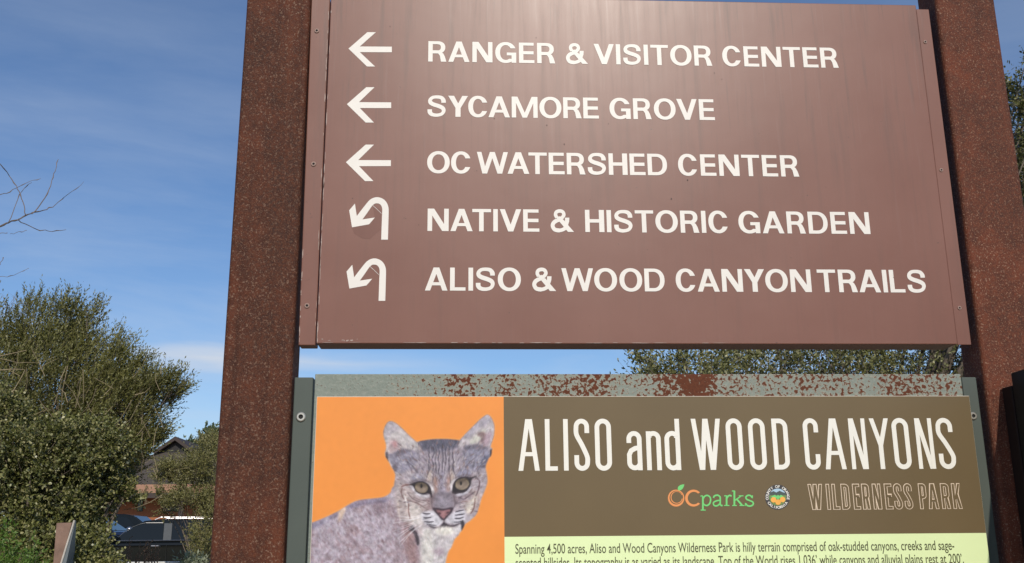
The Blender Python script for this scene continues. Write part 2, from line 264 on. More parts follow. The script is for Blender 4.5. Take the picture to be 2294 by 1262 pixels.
# ---- bobcat print (the wildlife picture printed on the lower sign), painted as a colour grid ----
def paint_bobcat(U0=690, V0=885, WD=445, HT=460):
    """returns a (HT,WD,3) sRGB array; one cell is one millimetre-ish of the print"""
    rng = np.random.default_rng(11)
    SS = 2
    H, Wd = HT*SS, WD*SS
    img = np.empty((H, Wd, 3)); 
    yy, xx = np.mgrid[0:H, 0:Wd]
    org = np.array([252, 153, 66.]); img[:] = org
    def A(pts): return (np.array([[640+x/2.856, 820+y/2.856] for x, y in pts])-[U0, V0])*SS
    def B(pts): return (np.array([[840+x/3.486, 900+y/3.486] for x, y in pts])-[U0, V0])*SS
    def smooth(p, closed=True, n=6):
        p = np.asarray(p, float); m = len(p); out = []
        for i in range(m if closed else m-1):
            p0 = p[(i-1) % m] if closed or i > 0 else p[i]; p1 = p[i]; p2 = p[(i+1) % m]
            p3 = p[(i+2) % m] if closed or i+2 < m else p2
            for t in np.arange(n)/n:
                out.append(.5*((2*p1)+(-p0+p2)*t+(2*p0-5*p1+4*p2-p3)*t*t+(-p0+3*p1-3*p2+p3)*t**3))
        if not closed: out.append(p[-1])
        return np.array(out)
    def blur(a, r):
        r = int(round(r))
        if r < 1: return a
        for ax in (0, 1):
            for _ in range(2):
                pad = [(0, 0)]*a.ndim; pad[ax] = (r+1, r)
                c = np.cumsum(np.pad(a, pad, mode='edge'), axis=ax)
                n = a.shape[ax]
                a = (np.take(c, np.arange(2*r+1, 2*r+1+n), axis=ax)-np.take(c, np.arange(n), axis=ax))/(2*r+1)
        return a
    def local(poly, soft=1.5):
        n = len(poly); k = int(4*soft)+3
        x0, y0 = np.maximum(np.floor(poly.min(0)).astype(int)-k, 0); x1, y1 = np.minimum(np.ceil(poly.max(0)).astype(int)+k, [Wd, H])
        if x1 <= x0 or y1 <= y0: return None
        X = xx[y0:y1, x0:x1]; Y = yy[y0:y1, x0:x1]; ins = np.zeros(X.shape, bool)
        for i in range(n):
            ax, ay = poly[i]; bx, by = poly[(i+1) % n]
            if ay == by: continue
            ins ^= ((ay > Y) != (by > Y)) & (X < (bx-ax)*(Y-ay)/(by-ay)+ax)
        return y0, y1, x0, x1, blur(ins.astype(float), soft)
    def mask(poly, soft=1.5):
        m = np.zeros((H, Wd)); q = local(poly, soft)
        if q: m[q[0]:q[1], q[2]:q[3]] = q[4]
        return m
    def fill(poly, col, soft=1.5, a=1., sm=True):
        q = local(smooth(poly) if sm else np.asarray(poly, float), soft)
        if q is None: return
        m = (q[4]*a)[..., None]; v = img[q[0]:q[1], q[2]:q[3]]; v[:] = v*(1-m)+np.array(col, float)*m
    def line(p, col, w=3., a=1., soft=1., sm=True, taper=True):
        p = smooth(p, False) if sm and len(p) > 2 else np.asarray(p, float)
        d = np.gradient(p, axis=0); nrm = np.stack([-d[:, 1], d[:, 0]], 1); nrm /= np.linalg.norm(nrm, axis=1)[:, None]+1e-9
        t = np.linspace(0, 1, len(p)); ww = (w*SS/4*(np.sin(np.pi*np.clip(t*.9+.05, 0, 1))**.5 if taper else np.ones_like(t)))[:, None]
        fill(np.concatenate([p+nrm*ww, (p-nrm*ww)[::-1]]), col, soft, a, False)
    def ell(c, rx, ry, ang, col, soft=1.5, a=1., s=3.486):
        t = np.linspace(0, 2*np.pi, 40, endpoint=False); ca, sa = np.cos(ang), np.sin(ang)
        fill(B([(c[0]+rx*np.cos(q)*ca-ry*np.sin(q)*sa, c[1]+rx*np.cos(q)*sa+ry*np.sin(q)*ca) for q in t]), col, soft, a, False)
    # ---------- silhouettes ----------
    body = A([(120, 1010), (170, 1000), (250, 968), (330, 930), (370, 905), (450, 862), (540, 848), (620, 838), (665, 812), (700, 765), (860, 760), (1000, 900), (1110, 1050), (1080, 1110), (1060, 1160), (1040, 1190), (1022, 1262), (1000, 1420), (100, 1420)])
    head = A([(690, 770), (698, 690), (668, 632), (650, 570), (700, 520), (860, 480), (940, 468), (1020, 466), (1095, 472), (1200, 480), (1312, 520), (1318, 545), (1300, 590), (1280, 640), (1287, 690), (1291, 740), (1277, 790), (1252, 850), (1238, 900), (1220, 950), (1180, 990), (1150, 1012), (1120, 1060), (1085, 1080), (1000, 1090), (880, 1060), (780, 1010), (710, 930), (680, 850)])
    earL = B([(75, 410), (85, 345), (64, 260), (70, 210), (92, 165), (122, 150), (160, 165), (210, 205), (270, 265), (330, 320), (372, 385), (330, 400), (250, 390), (150, 440), (120, 480), (95, 450)])
    earR = B([(632, 355), (660, 300), (700, 255), (765, 190), (820, 135), (860, 106), (885, 102), (912, 130), (933, 190), (928, 270), (905, 350), (912, 400), (890, 440), (840, 430), (760, 390), (690, 370)])
    fur = (152, 138, 142)
    allm = np.maximum.reduce([mask(smooth(q), 1.5) for q in (body, head, earL, earR)])
    fill(body, (184, 166, 168)); fill(head, (176, 160, 158)); fill(earL, (190, 175, 168)); fill(earR, (185, 170, 166))
    # ---------- body mottling ----------
    noise = lambda r: (lambda n: (n-n.mean())/n.std())(blur(rng.standard_normal((H, Wd)), r))
    bm = mask(smooth(body), 3)
    n1, n2, n3 = noise(7), noise(22), noise(3)
    for nn, th, col, a in ((n2, .2, (146, 114, 110), .4), (n1, .7, (132, 98, 96), .25), (-n1, .8, (198, 184, 188), .45), (n3, 1.1, (134, 112, 116), .45), (-n3, 1.2, (210, 198, 200), .35)):
        m = (np.clip((nn-th)*2, 0, 1)*bm*a)[..., None]; img[:] = img*(1-m)+np.array(col)*m
    fill(A([(160, 1010), (250, 972), (330, 935), (420, 880), (540, 852), (640, 842), (640, 872), (500, 888), (380, 930), (260, 1000), (165, 1045)]), (118, 108, 126), 5, .6)
    fill(A([(330, 935), (372, 903), (384, 915), (350, 985), (330, 1000), (338, 950)]), (232, 196, 160), 4, .8)
    fill(A([(250, 972), (275, 965), (262, 1000), (240, 1010)]), (196, 184, 186), 3, .7)
    fill(A([(560, 880), (610, 862), (640, 900), (600, 960), (560, 940)]), (112, 88, 92), 8, .5)
    # ---------- head tones ----------
    fill(head, (172, 156, 156), 5, .6)
    fill(B([(345, 305), (400, 294), (480, 290), (560, 290), (645, 300), (640, 360), (560, 390), (470, 400), (375, 385)]), (92, 88, 98), 4, .95)
    fill(B([(375, 385), (470, 395), (560, 385), (640, 360), (700, 420), (720, 520), (600, 560), (540, 700), (470, 700), (440, 560), (300, 560), (270, 460)]), (154, 140, 144), 8, .75)
    fill(B([(105, 410), (200, 380), (330, 400), (330, 470), (250, 540), (160, 560), (120, 490)]), (146, 138, 148), 5, .8)
    fill(B([(700, 365), (800, 370), (890, 380), (885, 440), (850, 520), (760, 540), (690, 460)]), (136, 130, 142), 5, .8)
    fill(B([(820, 470), (870, 420), (895, 430), (870, 500), (845, 520)]), (84, 84, 100), 4, .7)
    fill(B([(135, 500), (175, 480), (170, 540), (155, 560)]), (104, 92, 94), 4, .7)
    # ears
    fill(B([(80, 250), (98, 185), (125, 162), (170, 180), (240, 245), (320, 320), (350, 375), (270, 372), (200, 365), (130, 400), (108, 395), (90, 330)]), (212, 198, 188), 4, .9)
    fill(B([(78, 250), (95, 180), (122, 158), (165, 178), (190, 215), (130, 250), (95, 300)]), (168, 154, 156), 5, .6)
    fill(B([(108, 310), (150, 295), (185, 330), (190, 370), (130, 402), (105, 385)]), (188, 154, 150), 6, .7)
    fill(B([(135, 318), (165, 308), (175, 345), (150, 360)]), (172, 112, 108), 5, .6)
    fill(B([(165, 395), (215, 372), (290, 380), (250, 400), (190, 420), (160, 440)]), (96, 86, 92), 4, .75)
    fill(B([(655, 345), (700, 275), (790, 180), (865, 112), (905, 140), (925, 200), (905, 290), (890, 345), (800, 345), (720, 345)]), (196, 182, 176), 4, .9)
    fill(B([(700, 265), (790, 175), (868, 112), (900, 135), (880, 175), (800, 220), (730, 290)]), (166, 154, 160), 5, .6)
    fill(B([(740, 310), (800, 250), (850, 215), (865, 235), (820, 300), (760, 335)]), (222, 214, 190), 5, .8)
    fill(B([(790, 255), (850, 235), (870, 270), (850, 320), (815, 320), (830, 285)]), (138, 106, 102), 4, .8)
    fill(B([(845, 290), (900, 230), (912, 260), (885, 340), (840, 345)]), (188, 156, 160), 5, .7)
    fill(B([(690, 350), (780, 335), (870, 355), (880, 375), (780, 372), (710, 378)]), (100, 92, 102), 4, .8)
    fill(B([(84, 400), (100, 400), (104, 440), (100, 480), (86, 462)]), (52, 44, 48), 2, .95)
    fill(B([(900, 372), (914, 385), (912, 415), (898, 432)]), (52, 44, 48), 2, .95)
    for pl in ([(84, 400), (66, 262), (72, 208), (94, 166), (124, 152), (165, 168), (270, 265), (335, 325), (368, 380)], [(636, 350), (700, 258), (765, 192), (862, 106), (886, 104), (912, 132), (932, 195), (926, 270), (892, 360)]):
        line(B(pl), (118, 104, 110), 3.2, .7, 1)
    line(B([(88, 400), (118, 480), (150, 560)]), (214, 204, 200), 3, .8)
    # forehead stripes
    for k, x in enumerate((452, 474, 500, 526, 550, 578, 612, 420)):
        pts = [(x+rng.normal(0, 5), y) for y in (350, 400, 450, 500, 550, 590)]
        line(B(pts), (70, 62, 70), 4.2, .8, 1); line(B([(a+12, b) for a, b in pts]), (188, 172, 172), 3.2, .6, 1)
    for x0, y0, x1, y1 in ((330, 480, 380, 540), (300, 500, 340, 570), (280, 430, 330, 470), (370, 430, 420, 500), (640, 430, 600, 500), (690, 430, 650, 500), (730, 470, 700, 540), (770, 450, 760, 530), (255, 480, 290, 560), (405, 540, 420, 600), (660, 540, 690, 560), (700, 500, 740, 560), (790, 520, 810, 580)):
        line(B([(x0, y0), ((x0+x1)/2+6, (y0+y1)/2), (x1, y1)]), (88, 76, 80), 5, .65, 2)
    fill(B([(400, 600), (425, 540), (445, 545), (440, 610), (425, 640)]), (214, 192, 172), 5, .85)
    fill(B([(580, 560), (605, 545), (620, 600), (600, 640), (585, 620)]), (206, 182, 162), 5, .85)
    fill(B([(455, 600), (490, 600), (490, 700), (465, 720)]), (172, 132, 112), 6, .75)
    fill(B([(560, 590), (590, 600), (590, 680), (560, 700)]), (170, 126, 108), 6, .7)
    fill(B([(495, 560), (545, 560), (550, 720), (500, 720)]), (150, 138, 146), 5, .7)
    # brows
    fill(B([(285, 590), (330, 565), (390, 590), (380, 625), (310, 630)]), (158, 152, 164), 6, .8)
    fill(B([(640, 570), (690, 525), (740, 535), (745, 580), (690, 595), (640, 620)]), (152, 148, 164), 6, .8)
    line(B([(650, 585), (670, 545), (700, 528), (740, 540)]), (92, 84, 96), 4, .6, 2)
    # cheeks
    fill(B([(170, 620), (260, 660), (330, 740), (420, 780), (420, 860), (370, 880), (360, 980), (260, 960), (190, 900), (165, 760)]), (196, 176, 164), 9, .75)
    fill(B([(260, 820), (330, 800), (370, 870), (370, 960), (290, 940)]), (228, 212, 196), 8, .8)
    fill(B([(700, 720), (790, 690), (830, 720), (800, 800), (750, 870), (700, 860)]), (204, 182, 166), 7, .7)
    fill(B([(725, 800), (775, 740), (790, 760), (760, 850), (715, 870)]), (232, 216, 192), 5, .8)
    fill(B([(630, 720), (740, 700), (760, 740), (690, 790), (630, 800)]), (150, 130, 132), 6, .7)
    fill(B([(420, 730), (470, 720), (470, 850), (400, 850), (390, 790)]), (158, 130, 124), 7, .7)
    for pts, w, c, a in (([(205, 665), (240, 650), (290, 648)], 6, (128, 84, 74), .8), ([(215, 670), (205, 710), (225, 760)], 4, (140, 100, 88), .8), ([(225, 720), (250, 800), (262, 920)], 7, (236, 224, 210), .85), ([(180, 760), (185, 860), (200, 930)], 5, (228, 206, 186), .7), ([(262, 790), (258, 850), (272, 915)], 6, (140, 92, 80), .7), ([(250, 700), (300, 760), (380, 790)], 5, (136, 112, 108), .6), ([(270, 770), (330, 790), (390, 830)], 5, (140, 110, 104), .6), ([(300, 740), (350, 765), (410, 770)], 4, (140, 116, 112), .6),
                         ([(330, 800), (360, 830), (380, 850)], 4, (150, 116, 104), .6), ([(785, 590), (815, 620), (805, 690), (785, 740)], 5, (112, 84, 84), .7), ([(820, 600), (845, 640), (835, 700)], 5, (190, 172, 168), .7), ([(700, 760), (740, 730), (780, 700)], 5, (120, 96, 98), .7), ([(780, 750), (770, 830), (740, 880)], 5, (132, 92, 84), .7), ([(650, 740), (690, 760), (720, 740)], 4, (110, 92, 96), .6), ([(655, 780), (690, 800), (700, 830)], 4, (112, 92, 94), .6), ([(800, 720), (810, 770), (780, 850)], 4, (150, 110, 98), .6)):
        line(B(pts), c, w, a, 2)
    for k in range(800):
        x, y = rng.uniform(180, 850), rng.uniform(330, 860)
        if 440 < x < 610 and y > 700: continue
        dx, dy = x-540, y-830; n = np.hypot(dx, dy)+1; a = rng.normal(0, .35); L = rng.uniform(14, 42)
        ux, uy = (dx*np.cos(a)-dy*np.sin(a))/n, (dx*np.sin(a)+dy*np.cos(a))/n
        col = [(84, 70, 74), (206, 192, 190), (138, 104, 92), (220, 206, 196)][int(rng.integers(0, 4))]
        if y < 420 and col[0] > 200: col = (150, 140, 150)
        line(B([(x, y), (x+ux*L/2+rng.normal(0, 3), y+uy*L/2), (x+ux*L, y+uy*L)]), col, rng.uniform(2, 5), rng.uniform(.3, .7), 1)
    for k in range(420):
        x, y = rng.uniform(150, 900), rng.uniform(900, 1380); L = rng.uniform(15, 45)
        if x > 700 and y < 1000: continue
        p = A([(x, y), (x+L*.25+rng.normal(0, 4), y+L*.5), (x+L*.5, y+L)])
        if bm[int(min(max(p[0][1], 0), H-1)), int(min(max(p[0][0], 0), Wd-1))] < .6: continue
        line(p, [(120, 92, 92), (208, 194, 198), (150, 118, 114), (188, 176, 184)][int(rng.integers(0, 4))], rng.uniform(4, 9), rng.uniform(.2, .5), 2)
    # ---------- eyes ----------
    fill(B([(270, 655), (300, 640), (330, 700), (370, 722), (420, 720), (425, 748), (360, 742), (310, 712)]), (212, 202, 198), 2, .85)
    fill(B([(380, 630), (420, 632), (452, 665), (462, 712), (440, 728), (430, 690), (405, 655)]), (222, 210, 200), 2, .9)
    fill(B([(268, 648), (300, 634), (350, 622), (400, 636), (432, 672), (440, 745), (422, 718), (370, 722), (320, 700), (298, 660)]), (44, 34, 36), 1.5, 1)
    ell((362, 673), 50, 39, .15, (152, 134, 100), 1.5); ell((366, 680), 38, 26, .15, (172, 154, 118), 4, .8); ell((362, 655), 44, 16, .1, (96, 78, 56), 5, .7); ell((362, 657), 8, 15, 0, (26, 20, 20), 1)
    ell((384, 660), 5, 4, 0, (220, 214, 196), 1, .7)
    fill(B([(612, 708), (650, 716), (700, 706), (740, 660), (752, 672), (716, 722), (650, 738), (618, 730)]), (208, 198, 198), 2, .85)
    fill(B([(590, 690), (585, 640), (612, 606), (660, 592), (640, 612), (610, 640), (605, 690)]), (220, 208, 200), 2, .9)
    fill(B([(604, 712), (612, 650), (640, 606), (700, 588), (745, 594), (790, 582), (755, 608), (742, 655), (705, 700), (650, 712), (622, 722)]), (46, 36, 38), 1.5, 1)
    ell((680, 645), 55, 42, -.25, (154, 136, 104), 1.5); ell((684, 654), 40, 26, -.25, (174, 156, 120), 4, .8); ell((676, 622), 46, 16, -.25, (98, 80, 58), 5, .7); ell((671, 636), 8, 15, 0, (26, 20, 20), 1)
    ell((694, 630), 5, 4, 0, (220, 214, 196), 1, .7)
    line(B([(432, 700), (442, 730), (440, 750)]), (40, 30, 34), 6, .9, 1)
    # ---------- muzzle ----------
    fill(B([(470, 720), (530, 705), (600, 722), (622, 790), (615, 835), (560, 850), (520, 850), (455, 835), (448, 790)]), (138, 124, 128), 7, .9)
    fill(B([(490, 760), (530, 745), (580, 765), (585, 810), (530, 830), (480, 812)]), (156, 144, 148), 8, .7)
    fill(B([(366, 868), (450, 850), (500, 890), (530, 940), (490, 972), (430, 970), (385, 945), (362, 905)]), (220, 211, 208), 4, .95)
    fill(B([(605, 868), (690, 840), (706, 880), (695, 935), (640, 955), (570, 950), (545, 930), (580, 890)]), (216, 207, 206), 4, .95)
    fill(B([(450, 838), (475, 828), (530, 836), (590, 826), (612, 832), (592, 872), (565, 900), (540, 924), (516, 918), (488, 884)]), (62, 46, 52), 1.5, .95)
    fill(B([(478, 845), (530, 850), (586, 842), (578, 868), (556, 892), (538, 912), (520, 902), (496, 876)]), (156, 108, 106), 2.5, .95)
    fill(B([(520, 860), (548, 860), (545, 900), (532, 905)]), (182, 132, 126), 3, .7)
    ell((503, 872), 12, 7, .5, (70, 46, 50), 2, .9); ell((568, 866), 12, 7, -.5, (70, 46, 50), 2, .9)
    line(B([(540, 915), (538, 945)]), (40, 32, 36), 5, 1, 1, False)
    fill(B([(400, 955), (440, 972), (495, 978), (520, 955), (540, 942), (565, 955), (596, 965), (640, 955), (680, 940), (640, 968), (590, 982), (545, 972), (510, 990), (450, 988)]), (52, 42, 46), 1.5, .9)
    for a in ([(368, 868), (400, 876), (432, 874)], [(378, 905), (405, 908), (440, 902)], [(372, 918), (400, 915)], [(384, 936), (420, 940), (460, 936)], [(398, 952), (440, 962), (480, 966)], [(626, 862), (660, 852), (696, 846)], [(624, 886), (664, 882), (700, 876)], [(622, 912), (655, 912), (692, 902)], [(612, 940), (650, 940), (690, 926)]):
        line(B(a), (58, 50, 56), 4.5, .85, 1)
    # ---------- chin, ruff, chest ----------
    fill(B([(360, 965), (430, 990), (640, 985), (640, 1030), (622, 1090), (600, 1160), (570, 1262), (560, 1420), (330, 1420), (350, 1262), (345, 1120)]), (212, 200, 192), 7, .9)
    fill(B([(390, 1000), (440, 1010), (460, 1150), (440, 1300), (370, 1300), (370, 1100)]), (228, 218, 200), 9, .7)
    ell((545, 1008), 78, 34, 0, (240, 228, 208), 6, .95)
    fill(B([(450, 1160), (520, 1140), (545, 1180), (500, 1200)]), (170, 144, 150), 7, .7)
    fill(B([(610, 990), (670, 960), (690, 1000), (660, 1035), (625, 1020)]), (226, 216, 208), 4, .8)
    fill(B([(230, 960), (300, 980), (320, 1100), (340, 1262), (260, 1262), (220, 1100)]), (150, 112, 104), 12, .7)
    fill(B([(255, 1000), (300, 960), (310, 1000), (330, 1020), (345, 1085), (336, 1128), (318, 1095), (300, 1020)]), (60, 50, 54), 3, .85)
    fill(B([(672, 940), (692, 932), (698, 990), (683, 1036), (672, 990)]), (50, 44, 48), 2, .9)
    fill(B([(330, 980), (372, 985), (360, 1060), (345, 1040)]), (206, 186, 176), 4, .8)
    # ---------- hairs ----------
    cx, cy = B([(540, 830)])[0]; chest = B([(540, 1100)])[0]
    am = allm > .75
    ys, xs_ = np.nonzero(am); hm = mask(smooth(head), 2)
    K = 26000; sel = rng.integers(0, len(ys), K); base = img.copy()
    for i in sel:
        y, x = ys[i], xs_[i]
        inh = hm[y, x] > .5
        if inh or y < 120*SS:
            dx, dy = x-cx, y-cy; L = rng.uniform(5, 11)
            if abs(dx) < 90*SS/2 and -150*SS < dy < 60 and np.hypot(dx, dy) < 60*SS: L = rng.uniform(3, 6)
        else:
            dx, dy = (.55, 1.) if x < cx-40 else ((x-chest[0])*.4, 60.); L = rng.uniform(7, 15)
        n = np.hypot(dx, dy)+1e-6; a = rng.normal(0, .28); dx, dy = dx/n*np.cos(a)-dy/n*np.sin(a), dx/n*np.sin(a)+dy/n*np.cos(a)
        c = np.clip(base[y, x]+rng.normal(0, 30)+rng.normal(0, 5, 3), 25, 250)
        tt = np.arange(0, L, .8); px = (x+dx*tt).astype(int); py = (y+dy*tt).astype(int)
        ok = (px >= 0) & (px < Wd) & (py >= 0) & (py < H); px, py = px[ok], py[ok]; ok = allm[py, px] > .35; px, py = px[ok], py[ok]
        img[py, px] = img[py, px]*.5+c*.5
    for q, a in (([(290, 615), (350, 598), (420, 615), (440, 660), (400, 632), (345, 618), (295, 635)], .5), ([(600, 610), (650, 580), (710, 566), (800, 575), (740, 590), (690, 586), (630, 606)], .5), ([(440, 700), (470, 720), (450, 800), (425, 760)], .4), ([(600, 700), (640, 730), (640, 800), (615, 790)], .4)):
        fill(B(q), (92, 74, 74), 4, a)
    for pts, w, c in (([(200, 668), (240, 652), (292, 648)], 5, (104, 70, 64)), ([(212, 672), (204, 712), (226, 765)], 4, (112, 80, 74)), ([(226, 725), (250, 800), (262, 920)], 6, (232, 220, 208)), ([(264, 795), (260, 850), (274, 915)], 5, (112, 74, 66)), ([(250, 705), (300, 762), (385, 790)], 4, (108, 86, 84)), ([(272, 775), (330, 795), (392, 832)], 4, (112, 86, 82)), ([(300, 745), (350, 768), (412, 772)], 3.5, (112, 90, 88)), ([(785, 592), (816, 622), (806, 690), (786, 740)], 5, (88, 66, 68)), ([(700, 762), (740, 732), (782, 700)], 4.5, (96, 76, 78)), ([(782, 752), (772, 830), (742, 880)], 5, (104, 72, 66)), ([(650, 742), (690, 762), (722, 742)], 3.5, (90, 74, 78)), ([(400, 600), (412, 560), (430, 520), (428, 470)], 5, (86, 72, 76)), ([(632, 610), (622, 560), (606, 520), (610, 470)], 5, (86, 72, 76)), ([(448, 640), (456, 580), (470, 520)], 4.5, (92, 74, 74)), ([(590, 640), (584, 580), (570, 520)], 4.5, (92, 74, 74)), ([(330, 560), (300, 510), (250, 470)], 4, (84, 74, 82)), ([(700, 520), (740, 470), (790, 430)], 4, (84, 74, 82)), ([(450, 730), (440, 790), (452, 840)], 4, (98, 80, 82)), ([(612, 730), (626, 790), (612, 832)], 4, (98, 80, 82))):
        line(B(pts), c, w, .62, 1.2)
    # re-state the crisp features the hairs softened, then whiskers
    ell((362, 676), 45, 33, .15, (132, 112, 96), 2, .8); ell((366, 682), 36, 24, .15, (152, 131, 110), 4, .7); ell((362, 657), 8, 16, 0, (26, 20, 20), 1.2); ell((362, 650), 46, 12, .12, (70, 56, 44), 5, .6)
    ell((680, 648), 49, 35, -.25, (134, 114, 98), 2, .8); ell((684, 656), 38, 24, -.25, (154, 133, 112), 4, .7); ell((671, 637), 8, 16, 0, (26, 20, 20), 1.2); ell((676, 620), 48, 12, -.25, (72, 58, 46), 5, .6)
    for pts in ([(298, 640), (350, 624), (400, 638), (432, 676), (442, 745)], [(298, 650), (325, 700), (370, 722), (422, 722)], [(604, 712), (612, 650), (642, 606), (700, 588), (752, 592), (790, 582)], [(622, 720), (660, 712), (706, 700), (744, 655)]):
        line(B(pts), (44, 34, 38), 3.4, .85, 1.2)
    for a in ([(368, 868), (400, 876), (432, 874)], [(378, 905), (405, 908), (440, 902)], [(384, 936), (420, 940), (460, 936)], [(626, 862), (660, 852), (696, 846)], [(624, 886), (664, 882), (700, 876)], [(622, 912), (655, 912), (692, 902)]):
        line(B(a), (58, 50, 56), 4, .7, 1)
    for k in range(9):
        y = 880+k*10; line(B([(372, y), (280, y+20+k*6+rng.normal(0, 8)), (170+rng.normal(0, 20), y+10+k*20)]), (244, 236, 230), 2.2, .85, 1)
        line(B([(690, 860+k*9), (740, 880+k*9), (775+rng.normal(0, 10), 890+k*10)]), (244, 236, 230), 1.6, .6, 1)
    for k in range(5): line(B([(690-k*8, 440), (670-k*6, 480), (652-k*4, 520)]), (214, 206, 210), 1.6, .7, 1)
    img *= (1+.05*noise(5)*np.clip(allm, 0, 1))[..., None]
    orgm = org*(1+.008*noise(60)+.003*noise(9))[..., None]
    m = (np.clip(allm, 0, 1))[..., None]
    edge = (blur(allm, 2.5)-allm); e = np.clip(edge*1.6, 0, .5)[..., None]
    out = img*m+orgm*(1-m); out = out*(1-e)+np.array([236, 200, 170])*e
    return np.clip(out.reshape(HT, SS, WD, SS, 3).mean((1, 3)), 0, 255)/255.
# =================== ground ===================
def gz(x, y):
    t = min(max((y-8)/14, 0), 1); s = min(max((y-28.2)/2.2, 0), 1); return .28*t*t*(3-2*t)+.5*s*s*(3-2*s)
gx = [-400, -120, -50, -25]+[-16+i*2 for i in range(17)]+[25, 50, 120, 400]; gy = [-300, -60, -20]+[-10+i for i in range(60)]+[60, 90, 150, 300, 900]
mb = MB(); nx = len(gx)
mb.v = [(x, y, gz(x, y)) for y in gy for x in gx]; mb.f = [(j*nx+i, j*nx+i+1, (j+1)*nx+i+1, (j+1)*nx+i) for j in range(len(gy)-1) for i in range(nx-1)]; mb.m = [0]*len(mb.f)
tag(mb.build('ground', M['soil'], smooth=True), kind='structure')
def sheet(name, x0, x1, ys, mat, dz):
    b = MB()
    for a, c in zip(ys[:-1], ys[1:]): b.add([(x0, a, gz(0, a)+dz), (x1, a, gz(0, a)+dz), (x1, c, gz(0, c)+dz), (x0, c, gz(0, c)+dz)], [(0, 1, 2, 3)])
    return b.build(name, mat)
tag(sheet('path', -14, 14, [-6, -4, -2, 0, 1.2], M['path'], .008), kind='structure')
tag(sheet('parking_lot', -40, 40, [22, 25, 28.2, 28.7, 29.2, 29.7, 30.4, 32, 38], M['asphalt'], .008), kind='structure')
b = MB()
for i in range(14): b.box(-24+i*2.7, -23.9+i*2.7, 23.4, 28.1, .290, .2915)
tag(b.build('parking_markings', M['white_line']), kind='structure')
b = MB(); b.box(-40, 40, 21.7, 21.95, .1, .43); tag(b.build('kerb', M['kerb'], bevel=.02), kind='structure')

hv = MB(); nn = 90; xs_h = [-700+i*1400/nn for i in range(nn+1)]; rg = random.Random(2); ph = [rg.uniform(0, 6) for _ in range(6)]
for j in range(5):
    for x in xs_h: hv.v.append((x, 330+j*40, [-.5, .45, .8, 1., .9][j]*max(0, 8+3.2*math.sin(x*.011+ph[0])+2.1*math.sin(x*.027+ph[1])+1.*math.sin(x*.07+ph[2]))+.7))
hv.f = [(j*(nn+1)+i, j*(nn+1)+i+1, (j+1)*(nn+1)+i+1, (j+1)*(nn+1)+i) for j in range(4) for i in range(nn)]; hv.m = [0]*len(hv.f)
tag(hv.build('hills', M['hill'], smooth=True), kind='structure')
# =================== the two rusty posts ===================
def post(x0, x1, mat, label):
    o = MB(); o.box(x0, x1, -.008, .095, -.3, 3.35); q = o.build('steel_post', mat, bevel=.011, seg=4)
    for f in q.data.polygons: f.use_smooth = False
    return tag(q, label, 'sign post', 'rusty steel posts carrying the signs')
post(-.6305, -.4695, M['rust'], 'dark rusty square steel post at the left ends of both signs')
post(1.1715, 1.3335, M['rust_red'], 'redder rusty steel post at the right ends of both signs')
# =================== brown direction sign ===================
sign = thing('direction_sign', (.34, .04, 1.95), 'brown metal sign with white arrows listing the visitor center, grove, garden and trails', 'direction sign')
b = MB(); b.box(-.4180, 1.1195, 0, .075, 1.9485, 2.8625); b.build('sign_panel', M['brown'], sign, bevel=.0018)
b = MB(); b.prism([(-.4605, .006, 1.945), (-.4212, .006, 1.945), (-.4212, .006, 2.853), (-.4685, .006, 2.853)], (0, .045, 0)); b.build('mounting_flange', M['brown'], sign, bevel=.002)
b = MB(); b.prism([(1.1200, .0015, 1.9475), (1.1542, .0015, 1.9475), (1.1542, .0015, 2.8515), (1.1200, .0015, 2.8515)], (0, .004, 0)); b.build('mounting_flange', M['brown'], sign, bevel=.0012)
def screw(x, z, y, parent, big=1.):
    o = MB(); r = .0062*big
    o.lathe([(r, 0), (r, .0018*big), (r*.82, .0026*big), (r*.5, .0026*big), (r*.46, .0008)], (x, y, z), 18, 0, 'y'); o.lathe([(r*.46, 0), (r*.46, .0009)], (x, y, z), 14, 1, 'y')
    return o.build('screw', [M['steel'] if big > 1.2 else M['washer'], M['hole']], parent)
for x, z in ((-.4512, 2.7603), (-.4440, 2.3979), (-.4444, 2.0401)): screw(x, z, .006, sign)
for x, z in ((1.1330, 2.7553), (1.1332, 2.3974), (1.1358, 2.0389)): screw(x, z, .0015, sign, .8)
# ---- lettering: every stroke a thin vinyl polygon; strokes of a letter lap by 0.02 mm so that none is coplanar ----
class Decal(MB):
    def __init__(s, y, thick=.0004): super().__init__(); s.y = y; s.k = 0; s.th = thick
    def poly(s, pts, mat=0):
        s.k += 1; y = s.y-(s.k % 12)*.00003
        n = len(pts); s.add([(x, y, z) for x, z in pts], [tuple(range(n))], mat)
    def quads(s, A, B, mat=0):
        s.k += 1; y = s.y-(s.k % 12)*.00003; n = len(A)
        s.add([(x, y, z) for x, z in A]+[(x, y, z) for x, z in B], [(i, i+1, n+i+1, n+i) for i in range(n-1)], mat)
    def done(s, name, mat, parent):
        o = s.build(name, mat, parent, recalc=False)
        for p in o.data.polygons:
            if p.normal.y > 0: p.flip()
        return o
def arc(cx, cy, rx, ry, a0, a1, n=22, e=2.0):
    out = []
    for i in range(n+1):
        a = a0+(a1-a0)*i/n; c, s_ = math.cos(a), math.sin(a)
        out.append((cx+rx*math.copysign(abs(c)**(2/e), c), cy+ry*math.copysign(abs(s_)**(2/e), s_)))
    return out
